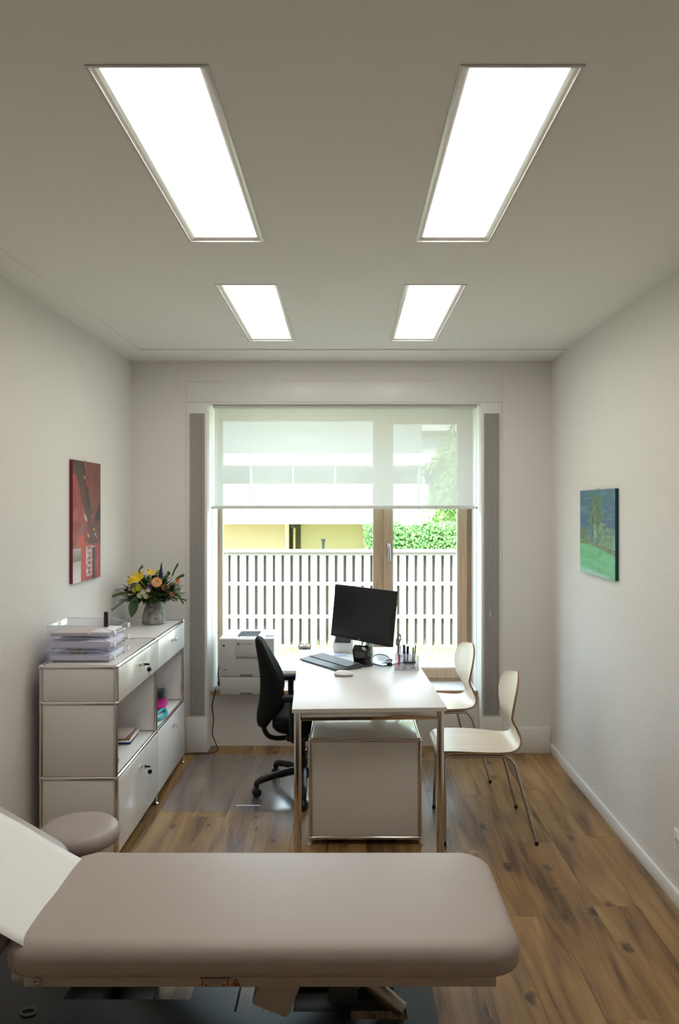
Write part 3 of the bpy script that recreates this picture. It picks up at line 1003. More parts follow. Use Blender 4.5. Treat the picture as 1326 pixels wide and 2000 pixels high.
# ------------------------------------------------------------------ letter trays on the cabinet
tx0, tx1, ty0, ty1 = -1.432, -1.112, 3.535, 3.790
tz = KT
TRAY_LABEL = ['clear acrylic letter tray, lowest of the stack on the cabinet', 'clear acrylic letter tray, middle of the stack on the cabinet', 'clear acrylic letter tray, uppermost of the stack on the cabinet']
th = 0.003
for k in range(3):
    t = thing('letter_tray', TRAY_LABEL[k], 'letter tray', (tx0, ty0, tz), group='letter trays on the cabinet')
    build('tray_bottom', G().box(tx0, tx1 - 0.02, ty0, ty1, tz + 0.006, tz + 0.006 + th), ACRYL, t)
    for yy in (ty0, ty1 - th):
        g = G().prism([(tx0, tz + 0.009), (tx1 - 0.005, tz + 0.009), (tx1, tz + 0.03), (tx1 - 0.07, tz + 0.055), (tx0, tz + 0.058)], yy, yy + th, 'y')
        build('tray_side', g, ACRYL, t)
        g = G().tube([(tx0, yy + th / 2, tz + 0.058), (tx1 - 0.07, yy + th / 2, tz + 0.055), (tx1, yy + th / 2, tz + 0.03)], 0.0018, 6)
        build('tray_edge', g, ACEDGE, t)
    build('tray_back', G().box(tx0, tx0 + th, ty0 + th, ty1 - th, tz + 0.009, tz + 0.058), ACRYL, t)
    for yy in (ty0 + 0.001, ty1 - 0.026):
        build('glint_tab', G().box(tx1 - 0.006, tx1 + 0.001, yy, yy + 0.025, tz + 0.012, tz + 0.034, 0.002), WHITE, t)  # front tabs, coloured white for bright reflections on the acrylic lips
        for xx in (tx0 + 0.01, tx1 - 0.03):
            build('foot', G().box(xx, xx + 0.012, yy, yy + 0.012, tz, tz + 0.0065), ACEDGE, t)
    tz += 0.0595
zz = KT + 0.0095
slab('paper_stack', 'bluish sheets and coloured forms in the lowest acrylic tray', 'papers', (-1.28, 3.66, zz), (0.285, 0.225, 0.024), 0.0, PAPERB, 'papers in the letter trays')
for (dx, m) in ((-0.06, RED), (-0.035, YEL), (-0.005, GREYM)):
    slab('colour_strip', {-0.06: 'red edged form on the papers in the lowest acrylic tray', -0.035: 'yellow edged form on the papers in the lowest acrylic tray', -0.005: 'grey edged form on the papers in the lowest acrylic tray'}[dx],
         'form', (-1.30 + dx, 3.65, zz + 0.0242), (0.018, 0.19, 0.002), 0.5, m, 'forms in the lowest tray', bev=0)
zz += 0.0595
slab('paper_stack', 'bluish sheets filling the middle acrylic tray', 'papers', (-1.28, 3.66, zz), (0.29, 0.225, 0.030), 0.0, PAPERB, 'papers in the letter trays')
zz += 0.0595
slab('brochure', 'thick pale brochure in the uppermost acrylic tray', 'brochure', (-1.33, 3.645, zz), (0.18, 0.205, 0.013), 0.03, mat('brochure', (0.62, 0.58, 0.55), 0.5))
slab('paper_stack', 'white loose sheets in the uppermost acrylic tray', 'papers', (-1.195, 3.68, zz + 0.0), (0.085, 0.19, 0.010), -0.06, PAPER, 'papers in the letter trays')
sp = thing('spray_bottle', 'small black bottle standing among the uppermost tray papers', 'bottle', (-1.215, 3.735, zz + 0.0105))
bx_, by_ = -1.215, 3.735
build('body', G().lathe([(0.0115, 0), (0.012, 0.003), (0.012, 0.044), (0.011, 0.048)], (bx_, by_, zz + 0.0105), 16), BLACKG, sp)
build('cap', G().lathe([(0.0112, 0.0482), (0.0112, 0.072), (0.009, 0.076)], (bx_, by_, zz + 0.0105), 16), BLACK, sp)

# ------------------------------------------------------------------ vase and bouquet
VX, VY = -1.235, 4.735
v = thing('vase', 'squat mottled grey stone vase on the white cabinet', 'vase', (VX, VY, KT))
prof = [(0.060, 0), (0.071, 0.004), (0.0735, 0.02), (0.072, 0.05), (0.063, 0.09), (0.052, 0.125), (0.046, 0.143), (0.043, 0.150), (0.038, 0.150), (0.038, 0.140), (0.042, 0.12), (0.030, 0.10)]
build('body', G().lathe(prof, (VX, VY, KT), 32), VASE, v, angle=50)
bq = thing('bouquet', 'mixed bouquet of yellow lilies and peach rose in the stone vase', 'bouquet', (VX, VY, KT + 0.12))
B0 = Vector((VX, VY, KT + 0.145))
rnd = random.Random(3)


def leaf(p, d, ln, wd, up=Vector((0, 0, 1)), droop=0.25, fold=0.25):
    d = d.normalized()
    s = d.cross(up)
    s = s.normalized() if s.length > 1e-3 else Vector((1, 0, 0))
    n_ = s.cross(d)
    vs, fs = [], []
    for i in range(6):
        t = i / 5
        c = p + d * (ln * t) - Vector((0, 0, 1)) * droop * ln * t * t
        w_ = wd * math.sin(PI * min(1, 0.06 + t * 0.94)) ** 0.8 * (1 - 0.25 * t)
        vs += [c - s * w_ + n_ * fold * w_, c, c + s * w_ + n_ * fold * w_]
    for i in range(5):
        a = i * 3
        fs += [(a, a + 1, a + 4, a + 3), (a + 1, a + 2, a + 5, a + 4)]
    return vs, fs


# stems and filler foliage
for k in range(190):
    a = rnd.uniform(0, 2 * PI)
    el = rnd.uniform(0.12, 1.45) if k > 60 else rnd.uniform(0.10, 0.7)
    d = Vector((math.cos(a) * math.cos(el) * 1.5, math.sin(a) * math.cos(el) * 1.1, math.sin(el) * 1.1))
    ln = rnd.uniform(0.07, 0.145) * (1.0 + 0.15 * math.sin(el))
    g = G()
    tip = B0 + d * ln
    g.tube(cr([B0 + Vector((0, 0, -0.03)), B0 + d * ln * 0.5 + Vector((0, 0, 0.01)), tip], 3), 0.0014, 5)
    for q in range(6):
        dd = (d + Vector((rnd.uniform(-1, 1), rnd.uniform(-1, 1), rnd.uniform(-0.6, 0.6)))).normalized()
        g.add(*leaf(B0 + d * ln * (0.45 + 0.11 * q), dd, rnd.uniform(0.030, 0.060), rnd.uniform(0.008, 0.015)))
    build('leaf_sprig', g, rnd.choice([LEAFD, LEAFD, LEAFM, LEAFD, LEAFM, LEAFL]), bq)


def petals(c, nrm, n, r, wd, m, name, cup=0.4, layers=1, centre=None):
    nrm = nrm.normalized()
    g = G()
    u = nrm.orthogonal().normalized()
    w_ = nrm.cross(u)
    for L_ in range(layers):
        rr = r * (1 - 0.24 * L_)
        for k in range(n):
            a = 2 * PI * (k + 0.5 * L_) / n
            d = (u * math.cos(a) + w_ * math.sin(a)) + nrm * (cup + 0.32 * L_)
            g.add(*leaf(c + nrm * 0.003 * L_, d, rr, wd * (1 - 0.1 * L_), up=nrm, droop=0.0, fold=0.15))
    g.tube([B0, B0 * 0.4 + c * 0.6 + Vector((0, 0, 0.005)), c], 0.0016, 5)
    o = build(name, g, m, bq)
    if centre:
        build('flower_centre', G().ball(tuple(c + nrm * 0.008), r * 0.24, 8, 6), centre, o)
    return o


VW = Vector((0.2, -1, 0.25))
# petal positions are in metres around the vase
o = petals(Vector((-1.193, 4.64, 1.208)), VW, 12, 0.036, 0.015, PEACH, 'peach_rose', 0.25, 4, ORANGE)
for (x_, y_, z_, n_, r_, wd_, m_, nm_, nr_) in (
        (-1.340, 4.66, 1.215, 6, 0.055, 0.013, YEL, 'yellow_lily', (-0.6, -0.7, 0.6)),
        (-1.298, 4.63, 1.230, 6, 0.060, 0.014, YEL, 'yellow_lily', (-0.3, -0.8, 0.7)),
        (-1.240, 4.67, 1.255, 5, 0.050, 0.011, YEL, 'yellow_lily', (0.3, -0.4, 0.9)),
        (-1.290, 4.60, 1.180, 7, 0.030, 0.010, YELG, 'lime_chrysanthemum', (-0.2, -1, 0.1)),
        (-1.320, 4.62, 1.165, 7, 0.026, 0.009, YELG, 'lime_chrysanthemum', (-0.4, -1, 0.0)),
        (-1.225, 4.60, 1.183, 7, 0.024, 0.010, PURPLE, 'purple_aster', (0, -1, 0.2)),
        (-1.385, 4.68, 1.155, 7, 0.022, 0.010, PURPLE, 'purple_aster', (-0.8, -0.7, 0.0)),
        (-1.228, 4.58, 1.166, 8, 0.018, 0.008, CREAMF, 'cream_daisy', (0, -1, 0.1)),
        (-1.255, 4.57, 1.155, 8, 0.024, 0.009, CREAMF, 'cream_daisy', (-0.1, -1, 0.2)),
        (-1.280, 4.58, 1.135, 8, 0.024, 0.009, CREAMF, 'cream_daisy', (-0.1, -1, -0.1)),
        (-1.240, 4.57, 1.132, 8, 0.022, 0.009, CREAMF, 'cream_daisy', (0.1, -1, -0.2)),
        (-1.148, 4.64, 1.175, 6, 0.024, 0.010, SALMON, 'salmon_alstroemeria', (0.5, -0.9, 0.2)),
        (-1.112, 4.66, 1.130, 6, 0.026, 0.009, SALMON, 'salmon_alstroemeria', (0.7, -0.8, -0.1)),
        (-1.083, 4.70, 1.208, 6, 0.028, 0.011, ORANGE, 'orange_alstroemeria', (0.9, -0.5, 0.5)),
        (-1.268, 4.72, 1.265, 6, 0.022, 0.008, SALMON, 'salmon_alstroemeria', (-0.2, -0.3, 1)),
        (-1.205, 4.72, 1.255, 9, 0.028, 0.006, LEAFL, 'green_thistle', (0.1, -0.6, 0.8))):
    petals(Vector((x_, y_, z_)), Vector(nr_), n_, r_, wd_, m_, nm_, 0.55, 2 if r_ < 0.035 else 1)
# indigo spike
g = G().tube(cr([(-1.19, 4.70, 1.20), (-1.178, 4.68, 1.265), (-1.168, 4.66, 1.33)], 5), [0.004, 0.006, 0.009, 0.0105, 0.011, 0.011, 0.010, 0.008, 0.006, 0.004, 0.002], 8)
build('indigo_spike', g, NAVYF, bq)
# large drooping leaf, grass wisps, fern
vs, fs = leaf(Vector((-1.315, 4.60, 1.12)), Vector((-0.12, -0.3, -0.9)), 0.125, 0.034, up=Vector((0.2, -1, 0.2)), droop=0.05, fold=0.2)
build('broad_leaf', G().add(vs, fs), LEAFD, bq)
for pts in ([(-1.33, 4.66, 1.12), (-1.39, 4.63, 1.095), (-1.455, 4.61, 1.045)], [(-1.34, 4.66, 1.135), (-1.40, 4.64, 1.14), (-1.458, 4.63, 1.125)],
            [(-1.12, 4.70, 1.21), (-1.10, 4.69, 1.27), (-1.075, 4.68, 1.315)], [(-1.11, 4.70, 1.20), (-1.07, 4.69, 1.235), (-1.04, 4.68, 1.25)],
            [(-1.11, 4.66, 1.15), (-1.06, 4.64, 1.125), (-1.03, 4.63, 1.085)], [(-1.30, 4.74, 1.22), (-1.325, 4.73, 1.27), (-1.31, 4.72, 1.30)]):
    path = cr(pts, 6)
    g = G().tube(path, 0.0013, 5)
    for i in range(3, len(path)):
        d = (path[i] - path[i - 1]).normalized()
        for s in (-1, 1):
            g.add(*leaf(path[i], d + Vector((0.1, -0.2, 0.9)) * s * 0.7, 0.017, 0.0035, up=Vector((0, -1, 0.1)), droop=0.1))
    build('fern_wisp', g, LEAFM, bq)

# ------------------------------------------------------------------ pictures


def paint_grid(w_px, h_px, fn):
    out = []
    for j in range(h_px + 1):
        for i in range(w_px + 1):
            out.append(fn(i / w_px, j / h_px))
    return out


def srgb(c):
    return tuple((x / 255 / 12.92) if x / 255 <= 0.04045 else ((x / 255 + 0.055) / 1.055) ** 2.4 for x in c)


def canvas(name, label, side, ya, yb, z0, z1, fn, edge_mat, nx=64, nz=90):
    """side -1: on the cabinet wall facing +x; +1: on the opposite wall facing -x. u runs in the picture's reading direction"""
    depth = 0.0175
    if side < 0:
        xb0, xb1 = xl(ya), xl(yb)
        f = lambda u: (xl(ya + (yb - ya) * u) + depth + 0.001, ya + (yb - ya) * u)
    else:
        f = lambda u: (XR - depth - 0.001, yb + (ya - yb) * u)
    t = thing(name, label, 'painting', (f(0.5)[0], f(0.5)[1], z0))
    g = G()
    A, Bp = f(0), f(1)
    s = 1 if side < 0 else -1
    corner = [(A[0], A[1]), (Bp[0], Bp[1]), (Bp[0] - s * depth, Bp[1]), (A[0] - s * depth, A[1])]
    g.prism(corner, z0, z1, 'z')
    build('canvas_edge', g, edge_mat, t)
    vs, fs, colr = [], [], []
    for j in range(nz + 1):
        for i in range(nx + 1):
            u, v_ = i / nx, j / nz
            p = f(u)
            vs.append((p[0] + s * 0.0004, p[1], z0 + (z1 - z0) * v_))
            colr.append(srgb(fn(u, 1 - v_)))
    for j in range(nz):
        for i in range(nx):
            q = (j * (nx + 1) + i, j * (nx + 1) + i + 1, (j + 1) * (nx + 1) + i + 1, (j + 1) * (nx + 1) + i)
            fs.append(q)
    o = build('painted_face', G().add(vs, fs), PAINT, t)
    at = o.data.attributes.new('paint', 'FLOAT_COLOR', 'POINT')
    at.data.foreach_set('color', [c for col in colr for c in (*col, 1.0)])
    hx_, hy_ = f(0.5)
    build('hanger', G().tube([(hx_ - s * 0.010, hy_ - 0.012, z1), (hx_ - s * 0.012, hy_, z1 + 0.007), (hx_ - s * 0.010, hy_ + 0.012, z1)], 0.0012, 5), GREYM, t)
    return t


def nz_(u, v_, s=1.0, o=0.0):
    return mnoise.noise(Vector((u * s + o, v_ * s * 1.6, o * 1.7)))


def lerp(a, b, t):
    t = max(0.0, min(1.0, t))
    return tuple(a[i] + (b[i] - a[i]) * t for i in range(3))


def red_abstract(u, v_):
    n = nz_(u, v_ * 1.5, 5)
    n2 = nz_(u * 2.2 + v_, v_ * 0.8 - u, 6, 3)
    c = lerp((140, 46, 50), (170, 74, 68), 0.5 + n)
    c = lerp(c, (120, 50, 50), max(0, n2) * 1.2)
    if v_ < 0.62 and u > 0.45:
        c = lerp((112, 58, 54), (132, 66, 60), 0.5 + n2)
    # dark diagonals
    e = u - (0.0 + v_ * 1.05)
    if v_ < 0.50 and -0.02 < e < 0.30 - 0.22 * v_:
        c = lerp((70, 50, 43), (104, 54, 48), 0.4 + n2)
    if v_ < 0.4 and 0.0 < u - (0.28 + v_ * 0.62) < 0.10:
        c = (58, 40, 36)
    if 0.22 < v_ < 0.62 and 0 < u - (1.15 - (v_ - 0.22) * 1.45) < 0.35:
        c = lerp((54, 40, 34), (80, 44, 38), 0.4 + n2)
    if 0.50 < v_ < 0.70 and u > 0.52:
        c = lerp((84, 50, 42), (124, 60, 50), 0.35 + n2)
    if v_ < 0.12 and u < 0.4:
        c = lerp((70, 46, 40), c, v_ * 4)
    # grey diagonal band and triangles lower part
    if 0.53 < v_ < 0.71 and abs(u - (0.34 - (v_ - 0.53) * 1.5)) < 0.05:
        c = (128, 92, 84)
    if 0.62 < v_ < 0.71 and u < 0.4 and u > 0.12 + (0.71 - v_):
        c = (190, 76, 46)
    if v_ > 0.72 and u < 0.27:
        c = lerp((150, 138, 134), (205, 198, 196), (v_ - 0.74) * 5) if v_ > 0.83 else lerp((176, 164, 160), (118, 98, 98), (v_ - 0.72) * 9)
    if v_ > 0.72 and 0.27 < u < 0.42:
        c = lerp((176, 62, 50), (196, 80, 56), 0.5 + n)
    if 0.71 < v_ < 0.965 and 0.45 < u < 0.68:
        k = int((v_ - 0.71) / 0.042)
        c = lerp((205, 192, 190), (160, 84, 90), 1.1 * abs(math.sin((v_ - 0.71) * 75)) * (1.0 if 0.50 < u < 0.64 else 0.25) + nz_(u, v_, 30, 8))
    if v_ > 0.72 and 0.68 < u < 0.78:
        c = (72, 40, 36)
    if v_ > 0.72 and u > 0.78:
        c = lerp((150, 58, 62), (170, 78, 80), 0.5 + n)
    # flecks
    for (fu, fv, a, b, cc) in ((0.41, 0.135, 0.03, 0.014, (210, 140, 60)), (0.42, 0.46, 0.05, 0.022, (200, 192, 184)), (0.46, 0.485, 0.05, 0.02, (196, 186, 180)),
                               (0.54, 0.625, 0.05, 0.02, (220, 160, 46)), (0.75, 0.578, 0.04, 0.012, (206, 148, 40)), (0.80, 0.622, 0.035, 0.016, (205, 196, 188)),
                               (0.85, 0.645, 0.035, 0.012, (200, 190, 184)), (0.66, 0.46, 0.05, 0.012, (190, 76, 40)), (0.72, 0.725, 0.12, 0.004, (196, 186, 178)),
                               (0.5, 0.19, 0.03, 0.03, (196, 44, 40))):
        k_ = ((u - fu + (v_ - fv) * -1.2) / (a * 0.8)) ** 2 + ((v_ - fv) / b) ** 2
        c = lerp(cc, c, (k_ - 0.5 + n) * 1.2)
    return tuple(max(0, min(255, x)) for x in c)


def green_landscape(u, v_):
    n = nz_(u, v_, 7, 1.3)
    n2 = nz_(u, v_, 22, 5.1)
    n3 = nz_(u * 0.4, v_ * 2.2, 8, 2.2)
    c = lerp((66, 104, 122), (48, 84, 112), v_ * 3)
    c = lerp(c, (86, 132, 138), max(0, n3) * 1.3)
    c = lerp(c, (58, 74, 112), max(0, -n) * 1.2 * (1 if 0.3 < v_ < 0.45 else 0.3))
    if v_ > 0.42:
        c = lerp(c, (112, 172, 160), (v_ - 0.42) * 5 * (0.6 + n))
    c = tuple(x * 1.08 for x in c)
    hor = 0.645 + 0.13 * max(0, u - 0.3) + 0.012 * n2
    # tall trees
    for (tu, w0, top, bot) in ((0.38, 0.10, 0.05, 0.62), (0.56, 0.12, 0.07, 0.66), (0.68, 0.16, 0.38, 0.74), (0.12, 0.13, 0.44, 0.66), (0.84, 0.14, 0.44, 0.78)):
        if top < v_ < bot:
            prof = (0.35 + 0.75 * math.sin(PI * min(1, (v_ - top) / (bot - top) * 0.85 + 0.1)))
            if abs(u - tu) < w0 * prof * (0.8 + 0.9 * n2 + 0.3 * n):
                c = lerp((72, 96, 66), (92, 130, 84), 0.5 + n2) if tu < 0.6 else lerp((88, 116, 84), (116, 152, 108), 0.5 + n2)
    for (tu, top, bot) in ((0.395, 0.3, 0.60), (0.54, 0.36, 0.64)):
        if top < v_ < bot and abs(u - tu) < 0.012:
            c = (54, 60, 50)
    if 0.40 < v_ < 0.60 and 0.38 < u < 0.55:
        c = lerp((112, 176, 150), c, 0.2 + 5.0 * max(abs(u - 0.46) * 1.8, abs(v_ - 0.5)) + n2)
    if hor - 0.055 < v_ < hor:
        c = lerp((92, 96, 76), (110, 140, 84), 0.5 + 1.4 * n2)
    if v_ >= hor:
        c = lerp((94, 172, 116), (112, 188, 136), 0.5 + n3)
        c = lerp(c, (74, 160, 98), max(0, n) * 1.1)
    edge = 0.93 + 0.05 * u + 0.012 * n2
    if v_ > edge and u < 0.85:
        c = lerp((140, 186, 168), (160, 200, 190), 0.5 + n2)
    return tuple(max(0, min(255, x)) for x in c)


canvas('red_painting', 'tall narrow red and brown abstract canvas above the cabinet', -1, 3.975, 4.400, 1.267, 1.934, red_abstract, mat('canvas_edge_red', srgb((120, 34, 48)), 0.7), 72, 130)
canvas('green_painting', 'green landscape canvas with tall trees under a blue sky', 1, 3.815, 4.390, 1.299, 1.775, green_landscape, mat('canvas_edge_green', srgb((14, 66, 66)), 0.7), 96, 96)

# wall socket
t = thing('wall_socket', 'white wall socket low on the roughcast wall by the floor', 'socket', (XR, 3.11, 0.24))
so = build('face_plate', G().box(XR - 0.009, XR - 0.0002, 3.075, 3.155, 0.232, 0.318, 0.003), WHITE, t)
build('socket_insert', G().lathe([(0.028, 0), (0.028, 0.003), (0.025, 0.004)], (XR - 0.009, 3.115, 0.275), 6, axis=(-1, 0, 0)), TRIM, t)
for dz in (-0.01, 0.01):
    build('pin_hole', G().lathe([(0.004, 0), (0.004, 0.0012)], (XR - 0.0128, 3.115 + dz, 0.279), 10, axis=(-1, 0, 0)), GREYD, t)

# ------------------------------------------------------------------ desk
TH = math.radians(2.5)
DZ = 0.740
desk = thing('desk', 'white office desk with chrome legs in the middle of the room', 'desk', (-0.259, 3.451, 0), TH)
DW, DL = 0.725, 1.505
local_part('desk_top', G().box(0, DW, 0, DL, DZ - 0.019, DZ, 0.0012), [DESK], desk)
local_part('edge_band', G().box(0.0005, DW - 0.0005, -0.0012, 0.0, DZ - 0.0185, DZ - 0.0008), DESKEDGE, desk)
for lx in (0.026, DW - 0.026):
    for ly in (0.028, DL - 0.028):
        lg = local_part('leg', G().tube([(lx, ly, 0.006), (lx, ly, DZ - 0.0192)], 0.0175, 18), CHROME, desk)
        local_part('glide', G().lathe([(0.018, 0), (0.018, 0.006)], (lx, ly, 0), 14), BLACK, desk)
for ly in (0.028, DL - 0.028):
    local_part('apron', G().box(0.043, DW - 0.043, ly - 0.010, ly + 0.010, DZ - 0.062, DZ - 0.022, 0.003), CHROME, desk)
for lx in (0.026, DW - 0.026):
    local_part('apron', G().box(lx - 0.010, lx + 0.010, 0.045, DL - 0.045, DZ - 0.062, DZ - 0.022, 0.003), CHROME, desk)
# cable clip clamped on the far corner
cc = thing('cable_holder', 'small beige cable holder clipped on the far desk corner', 'cable holder', (-0.285, 4.92, DZ))
g = G()
for (x0, x1) in ((-0.325, -0.288), (-0.278, -0.243)):
    g.tube([(0.5 * (x0 + x1) + 0.5 * (x1 - x0) * math.cos(a * PI / 8), 4.925, DZ + 0.017 + 0.016 * math.sin(a * PI / 8)) for a in range(-5, 14)], 0.004, 6)
g.box(-0.325, -0.243, 4.905, 4.945, DZ + 0.0005, DZ + 0.018, 0.004)
build('clip', g, BEIGE, cc)
build('band', G().box(-0.296, -0.268, 4.898, 4.9049, DZ + 0.0005, DZ + 0.008, 0.002), GREYD, cc)

# ------------------------------------------------------------------ pedestal under the desk
px0, px1, py0, py1 = -0.184, 0.358, 3.690, 4.135
pz = [0.036, 0.5215]
ped = thing('desk_pedestal', 'low white panelled pedestal with chrome tubes under the desk', 'cabinet', (px0, py0, 0))
for y in (py0, py1):
    for x in (px0, px1):
        post = build('post', G().tube([(x, y, pz[0]), (x, y, pz[1])], TR, 12), CHROME, ped)
        for z in pz:
            build('ball_joint', G().ball((x, y, z), 0.0125, 12, 8), CHROME, post)
        build('foot', G().lathe([(0.017, 0.0), (0.017, 0.007), (0.007, 0.012), (0.007, 0.03)], (x, y, 0), 14), CHROME, post)
for z in pz:
    for y in (py0, py1):
        build('rail', G().tube([(px0, y, z), (px1, y, z)], TR, 12), CHROME, ped)
    for x in (px0, px1):
        build('rail', G().tube([(x, py0, z), (x, py1, z)], TR, 12), CHROME, ped)
build('front_panel', G().box(px0 + i_, px1 - i_, py0 - 0.005, py0 + 0.005, pz[0] + i_, pz[1] - i_, 0.003), PANELM, ped)
build('rear_panel', G().box(px0 + i_, px1 - i_, py1 - 0.005, py1 + 0.005, pz[0] + i_, pz[1] - i_, 0.003), PANELM, ped)
build('top_panel', G().box(px0 + i_, px1 - i_, py0 + i_, py1 - i_, pz[1] - 0.005, pz[1] + 0.006, 0.002), PANELM, ped)
build('bottom_panel', G().box(px0 + i_, px1 - i_, py0 + i_, py1 - i_, pz[0] - 0.005, pz[0] + 0.006, 0.002), PANELM, ped)
build('side_panel', G().box(px1 - 0.005, px1 + 0.005, py0 + i_, py1 - i_, pz[0] + i_, pz[1] - i_, 0.003), PANELM, ped)
for k in range(3):
    za = pz[0] + i_ + k * 0.155
    dr = build('drawer_front', G().box(px0 - 0.008, px0 + 0.005, py0 + i_, py1 - i_, za + 0.002, za + 0.152, 0.002), PANELM, ped)
    build('knob', G().lathe([(0.006, 0), (0.006, 0.008), (0.011, 0.010), (0.011, 0.015)], (px0 - 0.008, (py0 + py1) / 2, za + 0.12), 12, axis=(-1, 0, 0)), CHROME, dr)

# ------------------------------------------------------------------ moulded plywood chairs
CHR = [(0.250, 0.418, 0.150), (0.243, 0.432, 0.172), (0.225, 0.441, 0.186), (0.17, 0.4445, 0.197), (0.09, 0.443, 0.203), (0.00, 0.439, 0.201), (-0.07, 0.436, 0.190),
       (-0.12, 0.4355, 0.174), (-0.155, 0.442, 0.152), (-0.177, 0.458, 0.130), (-0.185, 0.482, 0.112), (-0.178, 0.510, 0.100), (-0.166, 0.545, 0.100),
       (-0.160, 0.585, 0.122), (-0.162, 0.63, 0.157), (-0.168, 0.675, 0.180), (-0.175, 0.715, 0.184), (-0.183, 0.75, 0.172), (-0.189, 0.778, 0.148), (-0.193, 0.796, 0.115), (-0.195, 0.805, 0.075), (-0.196, 0.808, 0.033)]


def ply_chair(label, loc, rz):
    t = thing('plywood_chair', label, 'chair', loc, rz, 'plywood visitor chairs')
    path = cr([(a, 0, b) for a, b, c in CHR], 3)
    wid = cr([(c, 0, 0) for a, b, c in CHR], 3)
    n = 14
    nrm = []
    for i in range(len(path)):
        tt = (path[min(i + 1, len(path) - 1)] - path[max(i - 1, 0)]).normalized()
        nrm.append(Vector((-tt.z, 0, tt.x)) * -1.0)     # towards the sitter
    TK = 0.0055
    top, bot = [], []
    for i, p in enumerate(path):
        w_ = max(wid[i].x, 0.01)
        back = max(0.0, min(1.0, (p.z - 0.5) / 0.1))
        for k in range(n + 1):
            s = -1 + 2 * k / n
            yy = w_ * s
            dish = (0.012 if back < 0.5 else 0.034) * (s * s) * (w_ / 0.18)
            c = Vector((p.x, yy, p.z))
            if back > 0:
                c.x += dish * back
            if back < 1:
                c.z += dish * 0.5 * (1 - back)
            top.append(c + nrm[i] * TK)
            bot.append(c - nrm[i] * TK)
    m_ = n + 1
    R_ = len(path)
    f_top, f_bot, f_edge = [], [], []
    off = R_ * m_
    for i in range(R_ - 1):
        for k in range(n):
            f_top.append((i * m_ + k, i * m_ + k + 1, (i + 1) * m_ + k + 1, (i + 1) * m_ + k))
            f_bot.append((off + i * m_ + k, off + (i + 1) * m_ + k, off + (i + 1) * m_ + k + 1, off + i * m_ + k + 1))
        for k in (0, n):
            f_edge.append((i * m_ + k, (i + 1) * m_ + k, off + (i + 1) * m_ + k, off + i * m_ + k))
    for i in (0, R_ - 1):
        for k in range(n):
            f_edge.append((i * m_ + k, i * m_ + k + 1, off + i * m_ + k + 1, off + i * m_ + k))
    g = G().add(top + bot, f_top + f_bot + f_edge)
    g.mi = [0] * (len(f_top) + len(f_bot)) + [1] * len(f_edge)
    local_part('seat_shell', g, [PLY, PLYEDGE], t, angle=50)
    for s in (-1, 1):
        yt, zt = 0.165 * s, 0.4205
        rr = 0.0085
        local_part('leg', G().tube(cr([(0.16, yt, zt), (0.195, yt * 1.03, zt - 0.004), (0.212, yt * 1.10, zt - 0.03), (0.216, yt * 1.16, zt - 0.07), (0.222, 0.225 * s, 0.008)], 6), rr, 10), STEEL, t)
        local_part('leg', G().tube(cr([(-0.06, yt, zt), (-0.105, yt * 1.03, zt - 0.004), (-0.130, yt * 1.10, zt - 0.03), (-0.145, yt * 1.16, zt - 0.07), (-0.235, 0.228 * s, 0.008)], 6), rr, 10), STEEL, t)
        local_part('side_rail', G().tube([(0.165, yt, zt), (-0.065, yt, zt)], rr, 10), STEEL, t)
        for (fx, fy) in ((0.222, 0.225 * s), (-0.235, 0.228 * s)):
            local_part('foot_cap', G().lathe([(0.0095, 0), (0.0095, 0.018)], (fx, fy, 0.0), 12), BLACK, t)
    for xx in (0.10, 0.0):
        local_part('cross_bar', G().tube([(xx, -0.165, 0.4165), (xx, 0.165, 0.4165)], 0.007, 8), STEEL, t)
    local_part('seat_bracket', G().box(-0.01, 0.11, -0.05, 0.05, 0.4205, 0.4335, 0.003), STEEL, t)
    return t


ply_chair('pale plywood chair with steel legs standing beside the desk, nearest the couch', (0.703, 3.915, 0), PI)
ply_chair('pale plywood chair with steel legs behind the desk corner, nearest the window', (0.602, 4.712, 0), PI + 0.14)

# ------------------------------------------------------------------ office swivel chair
MZ = 0.0024
oc = thing('office_chair', 'black high-back office swivel chair at the desk', 'chair', (-0.264, 4.400, 0), math.radians(5))


def backrest_rings():
    S = [(0.392, -0.240, 0.050, 0.016), (0.402, -0.240, 0.080, 0.028), (0.43, -0.238, 0.110, 0.036), (0.48, -0.228, 0.155, 0.043), (0.54, -0.210, 0.198, 0.050),
         (0.60, -0.206, 0.208, 0.048), (0.66, -0.210, 0.200, 0.044), (0.72, -0.220, 0.180, 0.039), (0.78, -0.233, 0.152, 0.034), (0.83, -0.245, 0.126, 0.030),
         (0.875, -0.256, 0.098, 0.026), (0.902, -0.262, 0.070, 0.020), (0.914, -0.265, 0.035, 0.010)]
    path = cr([Vector((a, b, c)) for a, b, c, d in S], 3)
    th_ = cr([Vector((d, 0, 0)) for a, b, c, d in S], 3)
    rings = []
    for p, q in zip(path, th_):
        ring = []
        for k in range(28):
            a = 2 * PI * k / 28
            ca, sa = math.cos(a), math.sin(a)
            y = p.z * math.copysign(abs(ca) ** 0.8, ca)
            x = p.y + q.x * math.copysign(abs(sa) ** 0.8, sa) + 2.0 * y * y
            ring.append((x, y, p.x))
        rings.append(ring)
    return rings


local_part('backrest', G().loft(backrest_rings()), BLACKF, oc, angle=70)
